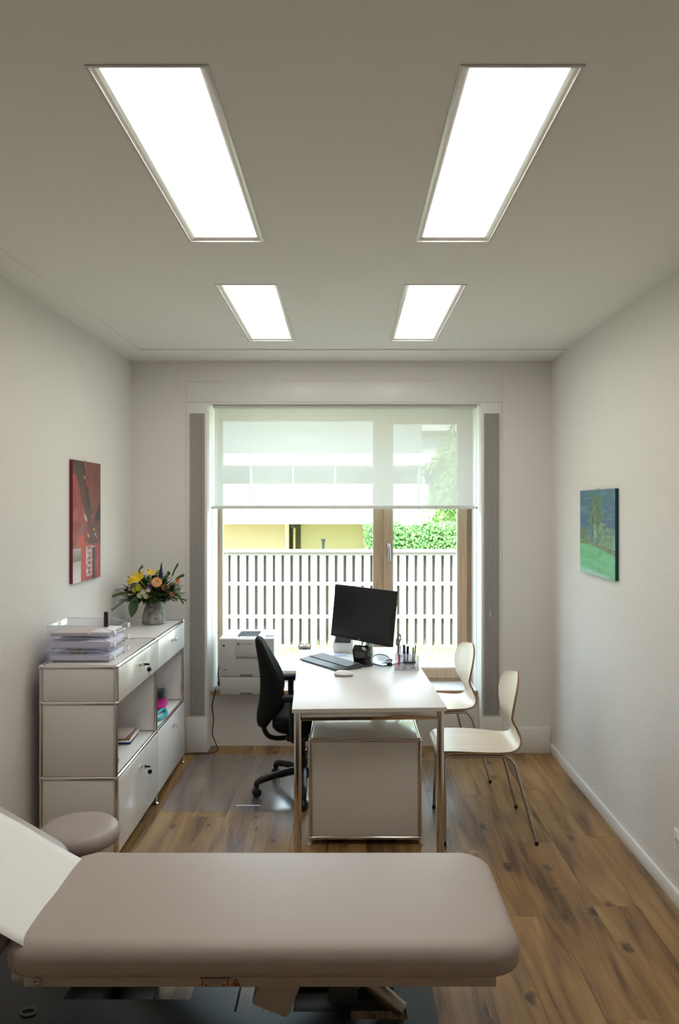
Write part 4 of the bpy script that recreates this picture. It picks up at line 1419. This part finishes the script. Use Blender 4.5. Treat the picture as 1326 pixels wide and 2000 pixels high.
# seat: a padded rounded block with waterfall front
rings = []
for (ins, z) in ((0.05, 0.388), (0.02, 0.394), (0.0, 0.418), (0.0, 0.440), (0.008, 0.462), (0.03, 0.476), (0.08, 0.480), (0.14, 0.478)):
    ring = []
    x0, x1, y0, y1 = -0.180 + ins, 0.27 - ins, -0.235 + ins, 0.235 - ins
    r = 0.11 - ins * 0.4
    for (cx, cy, a0) in ((x1 - r, y1 - r, 0), (x0 + r, y1 - r, PI / 2), (x0 + r, y0 + r, PI), (x1 - r, y0 + r, 1.5 * PI)):
        for k in range(7):
            a = a0 + PI / 2 * k / 6
            X_, Y_ = cx + r * math.cos(a), cy + r * math.sin(a)
            dz = 0.020 * (abs(Y_) / 0.235) ** 2 - 0.012 * max(0, X_ - 0.15) / 0.1
            ring.append((X_, Y_, z + (dz if z > 0.43 else dz * 0.3)))
    rings.append(ring)
local_part('seat', G().loft(rings), BLACKF, oc, angle=70)
local_part('seat_pan', G().box(-0.10, 0.16, -0.16, 0.16, 0.352, 0.389, 0.012), BLACK, oc)
local_part('mechanism', G().box(-0.10, 0.10, -0.06, 0.06, 0.305, 0.3525, 0.012), BLACK, oc)
local_part('back_bar', G().tube(cr([(-0.08, 0, 0.318), (-0.155, 0, 0.314), (-0.205, 0, 0.330), (-0.229, 0, 0.370), (-0.238, 0, 0.43)], 6), 0.0145, 10), BLACK, oc)
for s in (-1, 1):
    arm = local_part('armrest', G().box(-0.125, 0.110, 0.265 * s - 0.038, 0.265 * s + 0.038, 0.600, 0.628, 0.012, 3), BLACKF, oc)
    g = G().tube(cr([(-0.07, 0.265 * s, 0.602), (-0.07, 0.268 * s, 0.52), (-0.065, 0.262 * s, 0.42), (-0.06, 0.235 * s, 0.372), (0.0, 0.14 * s, 0.366)], 5), 0.019, 10)
    local_part('arm_post', g, BLACK, arm)
local_part('gas_lift', G().lathe([(0.028, 0.075), (0.028, 0.19), (0.024, 0.19), (0.024, 0.24), (0.014, 0.24), (0.014, 0.31)], (0, 0, MZ), 18), BLACK, oc)
local_part('hub', G().lathe([(0.03, 0.075), (0.048, 0.085), (0.046, 0.14), (0.03, 0.150)], (0, 0, MZ), 18), BLACK, oc)
for k in range(5):
    a = math.radians(202 - 5 + 72 * k)
    d = Vector((math.cos(a), math.sin(a), 0))
    p0 = d * 0.03 + Vector((0, 0, 0.125 + MZ))
    p1 = d * 0.16 + Vector((0, 0, 0.112 + MZ))
    p2 = d * 0.272 + Vector((0, 0, 0.088 + MZ))
    p3 = d * 0.284 + Vector((0, 0, 0.055 + MZ))
    leg = local_part('leg', G().tube(cr([p0, p1, p2, p3], 5), [0.023] * 5 + [0.020] * 5 + [0.016] * 5 + [0.013], 10), BLACK, oc)
    side = Vector((-math.sin(a), math.cos(a), 0))
    ax = Vector((0.35, -1, 0)).normalized() if k == 0 else side
    c_ = p3 + Vector((0, 0, 0))
    c_.z = 0.0275 + MZ
    cw = local_part('castor', G().lathe([(0.020, -0.019), (0.0255, -0.016), (0.0265, -0.004), (0.018, -0.003), (0.018, 0.003), (0.0265, 0.004), (0.0255, 0.016), (0.020, 0.019)], c_, 20, axis=ax), BLACK, oc)
    local_part('castor_rim', G().tube([c_ + (Vector((0, 0, 1)) * math.cos(q * PI / 10) + ax.cross(Vector((0, 0, 1))) * math.sin(q * PI / 10)) * 0.0262 for q in range(21)], 0.0012, 5), GREYM, cw)

# chair mat
g = G()
mx0, mx1, my0, my1, r = -1.040, -0.075, 4.087, 5.035, 0.075
pl = []
for (cx, cy, a0) in ((mx1 - r, my1 - r, 0), (mx0 + r, my1 - r, PI / 2), (mx0 + r, my0 + r, PI), (mx1 - r, my0 + r, 1.5 * PI)):
    for k in range(7):
        a = a0 + PI / 2 * k / 6
        pl.append((cx + r * math.cos(a), cy + r * math.sin(a)))
mt = thing('chair_mat', 'clear plastic chair mat lying on the floor under the office chair', 'floor mat', (-0.55, 4.56, 0.0))
build('mat_sheet', G().prism(pl, 0.0004, 0.0022, 'z'), MATPC, mt)
build('size_mark', G().box(-0.625, -0.490, 4.168, 4.178, 0.00225, 0.0024), WHITE, mt)

# ------------------------------------------------------------------ things on the desk
ma = math.atan2(-0.38, 0.335)
mon = thing('computer_monitor', 'black flat computer monitor turned toward the office chair', 'monitor', (0.0655, 4.39, DZ), ma)
tilt = Matrix.Translation((0, 0, 0.146)) @ Matrix.Rotation(math.radians(-7), 4, 'X')
local_part('housing', G().box(-0.258, 0.258, 0.004, 0.034, 0, 0.318, 0.006).box(-0.14, 0.14, 0.033, 0.06, 0.06, 0.24, 0.02).xform(tilt), BLACK, mon)
scr = local_part('screen', G().box(-0.2575, 0.2575, -0.001, 0.0045, 0.0005, 0.3175, 0.001).xform(tilt), BLACK, mon)
local_part('display', G().box(-0.2515, 0.2515, -0.0016, -0.0008, 0.018, 0.3115).xform(tilt), SCREEN, scr)
local_part('emblem', G().box(-0.006, 0.006, -0.0022, -0.0009, 0.005, 0.013).xform(tilt), GREYM, scr)
sb = local_part('stand_base', G().box(-0.115, 0.115, 0.09, 0.31, 0.0005, 0.009, 0.004), SILVER, mon)
local_part('stand_column', G().box(-0.075, -0.035, 0.12, 0.15, 0.0085, 0.30, 0.005), SILVER, mon)
local_part('stand_arm', G().box(-0.075, -0.035, 0.058, 0.125, 0.26, 0.31, 0.005), SILVER, mon)
local_part('cable_loop', G().tube(cr([(-0.012, 0.02, 0.150), (-0.014, 0.015, 0.125), (0.0, 0.012, 0.116), (0.012, 0.015, 0.126), (0.01, 0.02, 0.15)], 5), 0.002, 6), BLACK, mon)

ka = math.radians(-54)
kb = thing('keyboard', 'dark keyboard with wrist rest on the desk', 'keyboard', (-0.108, 4.440, DZ), ka)
local_part('body', G().prism([(-0.085, 0.004), (-0.075, 0.001), (0.085, 0.001), (0.088, 0.022), (0.082, 0.025), (-0.022, 0.017), (-0.03, 0.014), (-0.08, 0.010)], -0.205, 0.205, 'x', bev=0.0015), GREYD, kb)
g = G()
for r_ in range(6):
    for c_ in range(20):
        if r_ == 0 and 4 <= c_ <= 9:
            if c_ > 4:
                continue
            wd_ = 0.019 * 6
        else:
            wd_ = 0.019
        x_ = -0.195 + c_ * 0.0195
        y_ = -0.016 + r_ * 0.0165
        z_ = 0.0182 + r_ * 0.0012
        g.box(x_ + 0.001, x_ + wd_ - 0.001, y_ + 0.001, y_ + 0.0150, z_ - 0.002, z_ + 0.004)
ko = local_part('keys', g, mat('key_caps', (0.17, 0.18, 0.195), 0.4), kb)
ko['kind'] = 'stuff'

mo = thing('computer_mouse', 'white computer mouse lying beside the keyboard', 'mouse', (-0.022, 4.125, DZ), math.radians(-8))
rings = []
for (sx, z) in ((0.90, 0.0008), (1.0, 0.006), (0.99, 0.012)):
    rings.append([(0.054 * sx * math.cos(a * PI / 14), 0.030 * sx * math.sin(a * PI / 14), z) for a in range(28)])
local_part('base', G().loft(rings), GREYM, mo)
rings = []
for (sx, z) in ((0.98, 0.0121), (0.95, 0.017), (0.85, 0.023), (0.65, 0.028), (0.4, 0.031), (0.1, 0.032)):
    rings.append([(0.054 * sx * math.cos(a * PI / 14) - 0.006 * (1 - sx), 0.030 * sx * math.sin(a * PI / 14), z) for a in range(28)])
local_part('shell', G().loft(rings), WHITE, mo)

# label printer (white box, black hatch) behind the monitor
lp = thing('label_printer', 'small white label printer with black hatch behind the monitor', 'label printer', (-0.02, 4.84, DZ), math.radians(-12))
local_part('body', G().prism([(-0.06, 0.001), (0.07, 0.001), (0.07, 0.105), (-0.01, 0.105), (-0.06, 0.065)], -0.065, 0.065, 'x', bev=0.005), WHITE, lp)
local_part('hatch', G().prism([(-0.064, 0.066), (-0.0605, 0.064), (-0.0, 0.108), (-0.0, 0.114), (-0.01, 0.114)], -0.052, 0.052, 'x', bev=0.001), BLACK, lp)
slab('note_sheet', 'small pale blue note sheet lying in front of the label printer', 'paper', (-0.045, 4.70, DZ + 0.0004), (0.085, 0.05, 0.002), -0.15, mat('note_blue', (0.45, 0.55, 0.75), 0.7), bev=0)

# black card reader with clear foot
crd = thing('card_reader', 'black card reader with sloping hood under the monitor', 'card reader', (0.095, 4.405, DZ), math.radians(-25))
local_part('foot', G().lathe([(0.05, 0.0008), (0.055, 0.004), (0.053, 0.012), (0.03, 0.018)], (0, 0, 0), 24), GREYD, crd)
hood = local_part('body', G().prism([(-0.035, 0.014), (0.038, 0.014), (0.046, 0.085), (0.030, 0.116), (-0.030, 0.124), (-0.060, 0.098)], -0.05, 0.045, 'x', bev=0.006), BLACKG, crd)
local_part('reader_window', G().box(-0.034, 0.030, -0.058, -0.050, 0.055, 0.090, 0.002).xform(Matrix.Rotation(math.radians(0), 4, 'Z')), GREYD, hood)

# pen organiser
po = thing('pen_holder', 'clear acrylic desk organiser holding pens beside the monitor', 'pen holder', (0.342, 4.315, DZ), math.radians(-3))
W2, D2 = 0.070, 0.046
local_part('base', G().box(-W2, W2, -D2, D2, 0.0008, 0.005, 0.001), ACEDGE, po)
local_part('wall', G().box(-W2, -W2 + 0.003, -D2, D2, 0.005, 0.085), FROST, po)
local_part('wall', G().box(W2 - 0.003, W2, -D2, D2, 0.005, 0.085), FROST, po)
local_part('wall', G().box(-W2 + 0.003, W2 - 0.003, D2 - 0.003, D2, 0.005, 0.092), FROST, po)
local_part('divider', G().box(-W2 + 0.003, W2 - 0.003, 0.0, 0.003, 0.005, 0.085), FROST, po)
local_part('divider', G().box(-0.028, -0.025, -D2, 0.0, 0.005, 0.085), FROST, po)
local_part('front_wall', G().box(-W2 + 0.003, W2 - 0.003, -D2, -D2 + 0.003, 0.005, 0.030), FROST, po)
PM = ROOT[po.name]


def pen(name, label, a, b, r_, m, cap=None, group='pens in the organiser'):
    a, b = PM @ Vector(a), PM @ Vector(b)
    t = thing(name, label, 'pen', tuple(a), group=group)
    build('barrel', G().tube([a, a + (b - a) * 0.93, b], [r_, r_, r_ * 0.5], 10), m, t)
    if cap:
        c = a + (b - a) * 0.62
        build('cap', G().tube([c, b + (b - a) * 0.01], r_ * 1.18, 10), cap, t)
    return t


pen('red_pen', 'red pen leaning in the acrylic organiser', (-0.046, -0.030, 0.006), (-0.038, -0.012, 0.135), 0.0055, RED, WHITE)
pen('blue_marker', 'thick dark blue marker in the acrylic organiser', (-0.010, 0.020, 0.006), (-0.014, 0.026, 0.132), 0.0068, BLUEP, BLUEP)
pen('black_marker', 'black marker beside the blue marker in the acrylic organiser', (0.004, 0.018, 0.006), (0.008, 0.024, 0.124), 0.0062, NAVY, BLACK)
pen('green_pen', 'green pen leaning outward in the acrylic organiser', (0.040, 0.022, 0.006), (0.054, 0.030, 0.132), 0.0042, GREENP)
pen('black_pen', 'slim black pen next to the green pen in the organiser', (0.034, 0.018, 0.006), (0.040, 0.026, 0.120), 0.0042, BLACK)
sc_ = thing('scissors', 'grey handled scissors standing in the acrylic organiser', 'scissors', tuple(PM @ Vector((-0.05, 0.02, 0.006))))
g = G()
for s in (-1, 1):
    cpt = [PM @ Vector((-0.046 + 0.004 * s + 0.009 * math.cos(q * PI / 8), 0.022 + 0.004 * s, 0.163 + 0.012 * s + 0.022 * math.sin(q * PI / 8))) for q in range(17)]
    g.tube(cpt, 0.0042, 7)
build('handles', g, GREYM, sc_)
build('shank', G().tube([PM @ Vector((-0.046, 0.022, 0.075)), PM @ Vector((-0.046, 0.022, 0.142))], 0.007, 8), BLACK, sc_)
build('blades', G().tube([PM @ Vector((-0.046, 0.022, 0.006)), PM @ Vector((-0.046, 0.022, 0.08))], [0.002, 0.006], 6), STEEL, sc_)
sp_ = thing('stapler', 'small dark stapler lying in the front of the organiser', 'stapler', tuple(PM @ Vector((0.02, -0.02, 0.006))), TH)
build('lever', G().box(-0.022, 0.052, -0.034, -0.018, 0.036, 0.048, 0.004).xform(PM), GREYD, sp_)
build('base', G().box(-0.022, 0.050, -0.034, -0.018, 0.0058, 0.014, 0.002).xform(PM), GREYD, sp_)
build('magazine', G().box(-0.018, 0.046, -0.031, -0.021, 0.0142, 0.0358, 0.003).xform(PM), STEEL, sp_)
er = build('eraser', G().box(-0.004, 0.026, -0.0425, -0.0345, 0.0054, 0.022, 0.002).xform(PM), WHITE)
tag(er, 'white eraser in front of the stapler in the organiser', 'eraser')

# cables on the desk
for (lab, pts, r_) in (
        ('black cable arching from the card reader across the desk', [(0.125, 4.45, DZ + 0.004), (0.17, 4.56, DZ + 0.030), (0.235, 4.55, DZ + 0.028), (0.262, 4.45, DZ + 0.01), (0.252, 4.40, DZ + 0.004)], 0.0028),
        ('black cable coiled beside the pen organiser', [(0.15, 4.43, DZ + 0.003), (0.20, 4.42, DZ + 0.006), (0.25, 4.43, DZ + 0.016), (0.268, 4.47, DZ + 0.020), (0.238, 4.49, DZ + 0.012), (0.222, 4.44, DZ + 0.004), (0.255, 4.395, DZ + 0.006)], 0.0036),
        ('thin black cable running from the monitor to the desk edge', [(0.238, 4.30, 0.952), (0.262, 4.36, 0.955), (0.300, 4.42, 0.925), (0.330, 4.47, 0.86), (0.335, 4.52, 0.79), (0.30, 4.56, DZ + 0.003), (0.20, 4.60, DZ + 0.003)], 0.0018)):
    o = build('cable', G().tube(cr(pts, 8), r_, 7), BLACK)
    tag(o, lab, 'cable', 'cables on the desk')
ad_ = build('cable_adapter', G().box(0.232, 0.262, 4.383, 4.415, DZ + 0.0006, DZ + 0.020, 0.004), BLACK)
tag(ad_, 'small black cable adapter on the desk beside the pen organiser', 'adapter')

# ------------------------------------------------------------------ printer on the sill
qx0, qx1, qy0, qy1, qz0, qz1, qs = -0.880, -0.505, 5.085, 5.455, SILLZ + 0.001, 0.779, 0.516
pr = thing('laser_printer', 'light grey laser printer on the window sill', 'printer', ((qx0 + qx1) / 2, 5.3, SILLZ))
pb = build('body', G().box(qx0, qx1, qy0, qy1, qs + 0.001, qz1 - 0.012, 0.006), PRN, pr)
g = G()
rx0, rx1, ry0, ry1 = -0.775, -0.625, 5.165, 5.400
for (a, b, c, d) in ((qx0, rx0, qy0, qy1), (rx1, qx1, qy0, qy1), (rx0, rx1, qy0, ry0), (rx0, rx1, ry1, qy1)):
    g.box(a, b, c, d, qz1 - 0.0125, qz1, 0.0015)
top = build('top_cover', g, WHITE, pr)
build('output_tray', G().prism([(ry0, qz1 - 0.011), (ry1, qz1 - 0.0115), (ry1, qz1 - 0.0095), (ry0, qz1 - 0.004)], rx0, rx1, 'x'), mat('tray_well', (0.05, 0.055, 0.06), 0.85, spec=0.2), top)
ct = build('lower_cassette', G().box(qx0 + 0.004, qx1 - 0.004, qy0 + 0.001, qy1, qz0, qs - 0.001, 0.005), PRN2, pr)
build('grip', G().box(-0.737, -0.652, qy0 - 0.0012, qy0 + 0.006, qz0 + 0.002, qz0 + 0.014), PRND, ct)
build('grip', G().box(-0.737, -0.652, qy0 - 0.0022, qy0 + 0.006, qs + 0.004, qs + 0.017), PRND, pb)
fp = build('front_hatch', G().box(-0.765, -0.600, qy0 - 0.013, qy0 + 0.002, 0.658, qz1 - 0.004, 0.004), PRN, pr)
build('hatch_lip', G().prism([(qy0 - 0.013, 0.658), (qy0 - 0.002, 0.640), (qy0 + 0.001, 0.640), (qy0 + 0.001, 0.659)], -0.765, -0.600, 'x'), PRN2, fp)
build('control_panel', G().box(-0.575, -0.515, 5.16, 5.26, qz1 - 0.0005, qz1 + 0.005, 0.002), GREYM, top)
build('release_button', G().box(-0.705, -0.678, qy0 + 0.045, qy0 + 0.052, qz1 - 0.001, qz1 + 0.002), GREYD, top)
build('paper_guide', G().box(-0.748, -0.744, qy0 + 0.02, qy0 + 0.05, qz1 - 0.001, qz1 + 0.008), GREYD, top)
build('power_button', G().box(-0.856, -0.842, qy0 - 0.0022, qy0 + 0.002, 0.722, 0.736, 0.001), GREYD, pb)
build('usb_port', G().box(-0.850, -0.842, qy0 - 0.0015, qy0 + 0.002, 0.562, 0.569).box(-0.838, -0.830, qy0 - 0.0015, qy0 + 0.002, 0.562, 0.569), GREYD, pb)
fc = bpy.data.curves.new('lettering', 'FONT')
fc.body = 'KYOCERA'
fc.size = 0.0185
fc.extrude = 0.0003
fo = bpy.data.objects.new('lettering', fc)
COL.objects.link(fo)
fo.parent = fp
fo.rotation_euler = (PI / 2, 0, 0)
fo.location = Vector((-0.735, qy0 - 0.0134, 0.7365)) - Vector(((qx0 + qx1) / 2, 5.3, SILLZ))
fc.materials.append(PRND)
bpy.context.view_layer.update()
lm = bpy.data.meshes.new_from_object(fo.evaluated_get(bpy.context.evaluated_depsgraph_get()))
lo = bpy.data.objects.new('brand_lettering', lm)
COL.objects.link(lo)
lo.parent = fp
lo.location = fo.location
lo.rotation_euler = fo.rotation_euler
bpy.data.objects.remove(fo)
build('logo_mark', G().box(-0.756, -0.739, qy0 - 0.0142, qy0 - 0.0128, 0.735, 0.751, 0.001), PRND, fp)

# mains lead and adapter by the printer
ap = thing('power_adapter', 'white plug adapter on the sill beside the printer', 'adapter', (-0.920, 5.23, SILLZ))
build('body', G().box(-0.948, -0.893, 5.208, 5.255, SILLZ + 0.0005, SILLZ + 0.030, 0.008), WHITE, ap)
build('plug', G().box(-0.915, -0.895, 5.215, 5.25, SILLZ + 0.0295, SILLZ + 0.062, 0.006), GREYD, ap)
o = build('mains_cable', G().tube(cr([(-0.905, 5.235, SILLZ + 0.06), (-0.918, 5.26, 0.49), (-0.913, 5.28, 0.545), (-0.8815, 5.30, 0.585)], 8), 0.0035, 7), BLACK)
tag(o, 'short black lead from the plug adapter up to the printer', 'cable')
o = build('mains_cable', G().tube(cr([(-0.925, 5.2045, SILLZ + 0.012), (-0.930, 5.193, SILLZ - 0.02), (-0.947, 5.185, 0.29), (-0.936, 5.185, 0.20), (-0.944, 5.18, 0.10), (-0.915, 5.16, 0.03), (-0.895, 5.12, 0.006),
                                     (-0.925, 5.06, 0.005), (-0.99, 5.052, 0.005), (-1.05, 5.047, 0.006), (-1.10, 5.03, 0.006), (-1.20, 4.98, 0.006)], 8), 0.0036, 7), BLACK)
tag(o, 'long black mains cable hanging from the sill and running along the floor', 'cable')

# ------------------------------------------------------------------ outside
struct('lawn', G().box(-9, 9, 5.58, 9.35, -0.35, -0.03), LAWN, label='sunlit lawn between the house and the fence')
struct('terrain', G().add([(-40, 9.35, -0.04), (40, 9.35, -0.04), (40, 12.5, -1.5), (-40, 12.5, -1.5), (40, 70, -1.5), (-40, 70, -1.5)], [(0, 1, 2, 3), (3, 2, 4, 5)]), LAWN, label='ground falling away behind the fence')

FY = 8.96
fen = thing('picket_fence', 'pale wooden board fence outside the window', 'fence', (0, FY, 0))
FT = 1.145
pitch = 0.1069
rf = random.Random(5)
bme = None
for k in range(-24, 25):
    xx = k * pitch + 0.02
    w_ = 0.0715 + rf.uniform(-0.003, 0.003)
    dz = rf.uniform(0, 0.012)
    build('board', G().box(xx - w_ / 2, xx + w_ / 2, FY - 0.022, FY, -0.0 + dz, FT - 0.016), FENCEM, fen)
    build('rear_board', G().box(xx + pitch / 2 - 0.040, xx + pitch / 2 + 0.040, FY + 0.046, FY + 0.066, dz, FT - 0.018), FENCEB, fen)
for z in (0.752, 0.355):
    build('rail', G().box(-2.7, 2.7, FY + 0.0, FY + 0.046, z - 0.020, z + 0.020), FENCEM, fen)
build('cap_shadow_strip', G().box(-2.7, 2.7, FY - 0.034, FY - 0.0225, FT - 0.050, FT - 0.0125), FENCEB, fen)  # added dark strip standing in for the cap's cast shadow
build('cap_rail', G().box(-2.7, 2.7, FY - 0.045, FY + 0.085, FT - 0.012, FT + 0.020, 0.003), FENCEM, fen)

# grass at the foot of the fence
g = G()
for k in range(5200):
    x_ = rf.uniform(-2.6, 2.6)
    y_ = FY - 0.03 - abs(rf.gauss(0, 0.5))
    if y_ < 6.4:
        continue
    h_ = rf.uniform(0.02, 0.06) + (0.10 * rf.random() ** 3 if y_ > FY - 0.35 else 0)
    a = rf.uniform(0, PI)
    wv = Vector((math.cos(a), math.sin(a), 0)) * rf.uniform(0.004, 0.009)
    tp = Vector((x_ + rf.uniform(-0.03, 0.03), y_ + rf.uniform(-0.03, 0.03), -0.03 + h_))
    bs = Vector((x_, y_, -0.031))
    g.add([bs - wv, bs + wv, tp], [(0, 1, 2)])
o = build('grass', g, GRASSM, smooth=False)
tag(o, 'sunlit grass along the foot of the fence', 'grass', kind='stuff')


def leaf_cloud(rn, n, fn, size):
    g = G()
    for k in range(n):
        p, nr = fn(rn)
        nr = (nr + Vector((rn.uniform(-1, 1), rn.uniform(-1, 1), rn.uniform(-1, 1))) * 0.8).normalized()
        u = nr.orthogonal().normalized()
        u = (Matrix.Rotation(rn.uniform(0, 6.28), 3, nr) @ u)
        v_ = nr.cross(u)
        s = size * rn.uniform(0.6, 1.3)
        g.add([p - u * s, p + v_ * s * 0.55 - nr * s * 0.1, p + u * s, p - v_ * s * 0.55 - nr * s * 0.1], [(0, 1, 2, 3)])
    return g


# hedge beyond the fence
HX0, HX1, HY, HT = 0.30, 4.4, 13.6, 1.33


def hedge_pt(rn):
    x_ = rn.uniform(HX0, HX1)
    top = HT + 0.10 * mnoise.noise(Vector((x_ * 2.2, 0, 1)))
    bul = 0.14 * mnoise.noise(Vector((x_ * 2.5, rn.random(), 7)))
    if rn.random() < 0.2:
        return Vector((x_, rn.uniform(HY, HY + 0.9), top + rn.uniform(-0.05, 0.05))), Vector((0, -0.4, 1))
    return Vector((x_, HY + bul + rn.uniform(-0.08, 0.10), rn.uniform(-0.6, top))), Vector((0, -1, 0.35))


hd = thing('garden_hedge', 'dense green leafy hedge behind the fence', 'hedge', ((HX0 + HX1) / 2, HY, -1.5))
o = build('foliage', leaf_cloud(random.Random(11), 26000, hedge_pt, 0.034), HEDGEM, hd, smooth=False)
o['kind'] = 'stuff'
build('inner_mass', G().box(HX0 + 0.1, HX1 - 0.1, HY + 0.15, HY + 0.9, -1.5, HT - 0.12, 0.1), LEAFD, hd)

for (tx, ty, tz_, rr_, lab, seed) in ((3.60, 16.7, 1.9, 1.95, 'pale green leafy tree rising behind the hedge', 21), (7.0, 22.5, 4.0, 2.6, 'tall green tree standing farther behind the hedge', 22)):
    tr = thing('garden_tree', lab, 'tree', (tx, ty, -1.5), group='trees behind the hedge')

    def crown_pt(rn, tx=tx, ty=ty, tz_=tz_, rr_=rr_):
        d = Vector((rn.gauss(0, 1), rn.gauss(0, 1), rn.gauss(0, 1))).normalized()
        q = rr_ * (0.72 + 0.28 * rn.random()) * (1 + 0.22 * mnoise.noise(d * 2.5 + Vector((tx, 0, 0))))
        return Vector((tx, ty, tz_)) + Vector((d.x * q, d.y * q, d.z * q * 1.1)), d
    o = build('crown', leaf_cloud(random.Random(seed), 12000, crown_pt, 0.075), TREEM, tr, smooth=False)
    o['kind'] = 'stuff'
    build('trunk', G().tube([(tx, ty, -1.5), (tx + 0.1, ty, 0.4), (tx, ty, tz_ + rr_ * 0.3)], [0.16, 0.12, 0.05], 8), BARK, tr)

# house beyond the fence
hs = thing('apartment_house', 'yellow and white apartment house with balconies beyond the fence', 'house', (-2, 20.5, -1.5))
build('ground_floor_wall', G().box(-9, -1.64, 20.2, 26, -1.5, 1.30), YELW, hs)
build('ground_floor_wall', G().box(-1.30, 0.56, 20.6, 26, -1.5, 1.30), YELW2, hs)
build('entrance_wall', G().box(-1.64, -1.30, 22.0, 26, -1.5, 1.30), HCREAM, hs)
build('corner_post', G().box(-1.70, -1.60, 20.12, 20.25, -1.5, 1.30).box(-1.50, -1.45, 20.5, 20.6, -1.5, 1.1), HCREAM, hs)
build('wall_lamp', G().box(-1.58, -1.46, 20.3, 20.45, 1.10, 1.24, 0.02), HDARK, hs)
build('garden_post', G().tube([(-0.64, 19.4, -1.5), (-0.64, 19.4, 0.72), (-0.64, 19.4, 0.84)], [0.035, 0.035, 0.06], 8), HDARK, hs)
build('side_panel', G().box(0.56, 0.70, 20.4, 20.7, -1.5, 1.30), YELW, hs)
build('floor_slab', G().box(-9, 2.12, 19.0, 26, 1.24, 1.42), HWHITE, hs)
x_ = -8.9
while x_ < 2.0:
    x2 = min(x_ + 1.02, 2.10)
    build('balcony_panel', G().box(x_, x2, 19.0, 19.06, 1.425, 2.27), HWHITE, hs)
    build('balcony_post', G().box(x_ - 0.05, x_, 19.02, 19.10, 1.425, 2.80), HGREY, hs)
    x_ += 1.075
build('upper_wall', G().box(-9, 2.12, 21.4, 26, 1.42, 2.74), HGREY, hs)
for k in range(4):
    f = build('window', G().box(-6.2 + k * 2.15, -4.9 + k * 2.15, 21.36, 21.42, 1.5, 2.6), HDARK, hs)
    build('window_surround', G().box(-6.25 + k * 2.15, -6.2 + k * 2.15, 21.33, 21.42, 1.5, 2.6).box(-4.9 + k * 2.15, -4.85 + k * 2.15, 21.33, 21.42, 1.5, 2.6), HWHITE, f)
build('floor_slab', G().box(-9, 2.25, 19.0, 26, 2.74, 3.05), HWHITE, hs)
build('top_floor_wall', G().box(-9, 2.05, 20.4, 26, 3.05, 5.4), HGREY, hs)
build('roof', G().box(-9.4, 2.6, 18.6, 26.5, 5.4, 5.65), HWHITE, hs)

# second house, farther off behind the trees
h2 = thing('neighbour_house', 'pale grey house with white floor bands half hidden behind the trees', 'house', (7, 30, -1.5))
build('wall', G().box(1.2, 14, 29.0, 36, -1.5, 8.0), HGREY, h2)
for (z0, z1) in ((3.62, 3.80), (4.62, 4.84), (6.4, 6.6)):
    build('floor_band', G().box(1.1, 14.1, 28.6, 29.0, z0, z1), HWHITE, h2)
for k in range(4):
    f = build('window', G().box(3.0 + k * 2.4, 4.2 + k * 2.4, 28.95, 29.02, 2.2, 3.4), HDARK, h2)
    build('window_surround', G().box(2.92 + k * 2.4, 3.0 + k * 2.4, 28.92, 29.02, 2.2, 3.4), HWHITE, f)
build('roof', G().box(0.9, 14.4, 28.2, 36.5, 8.0, 8.3), HWHITE, h2)
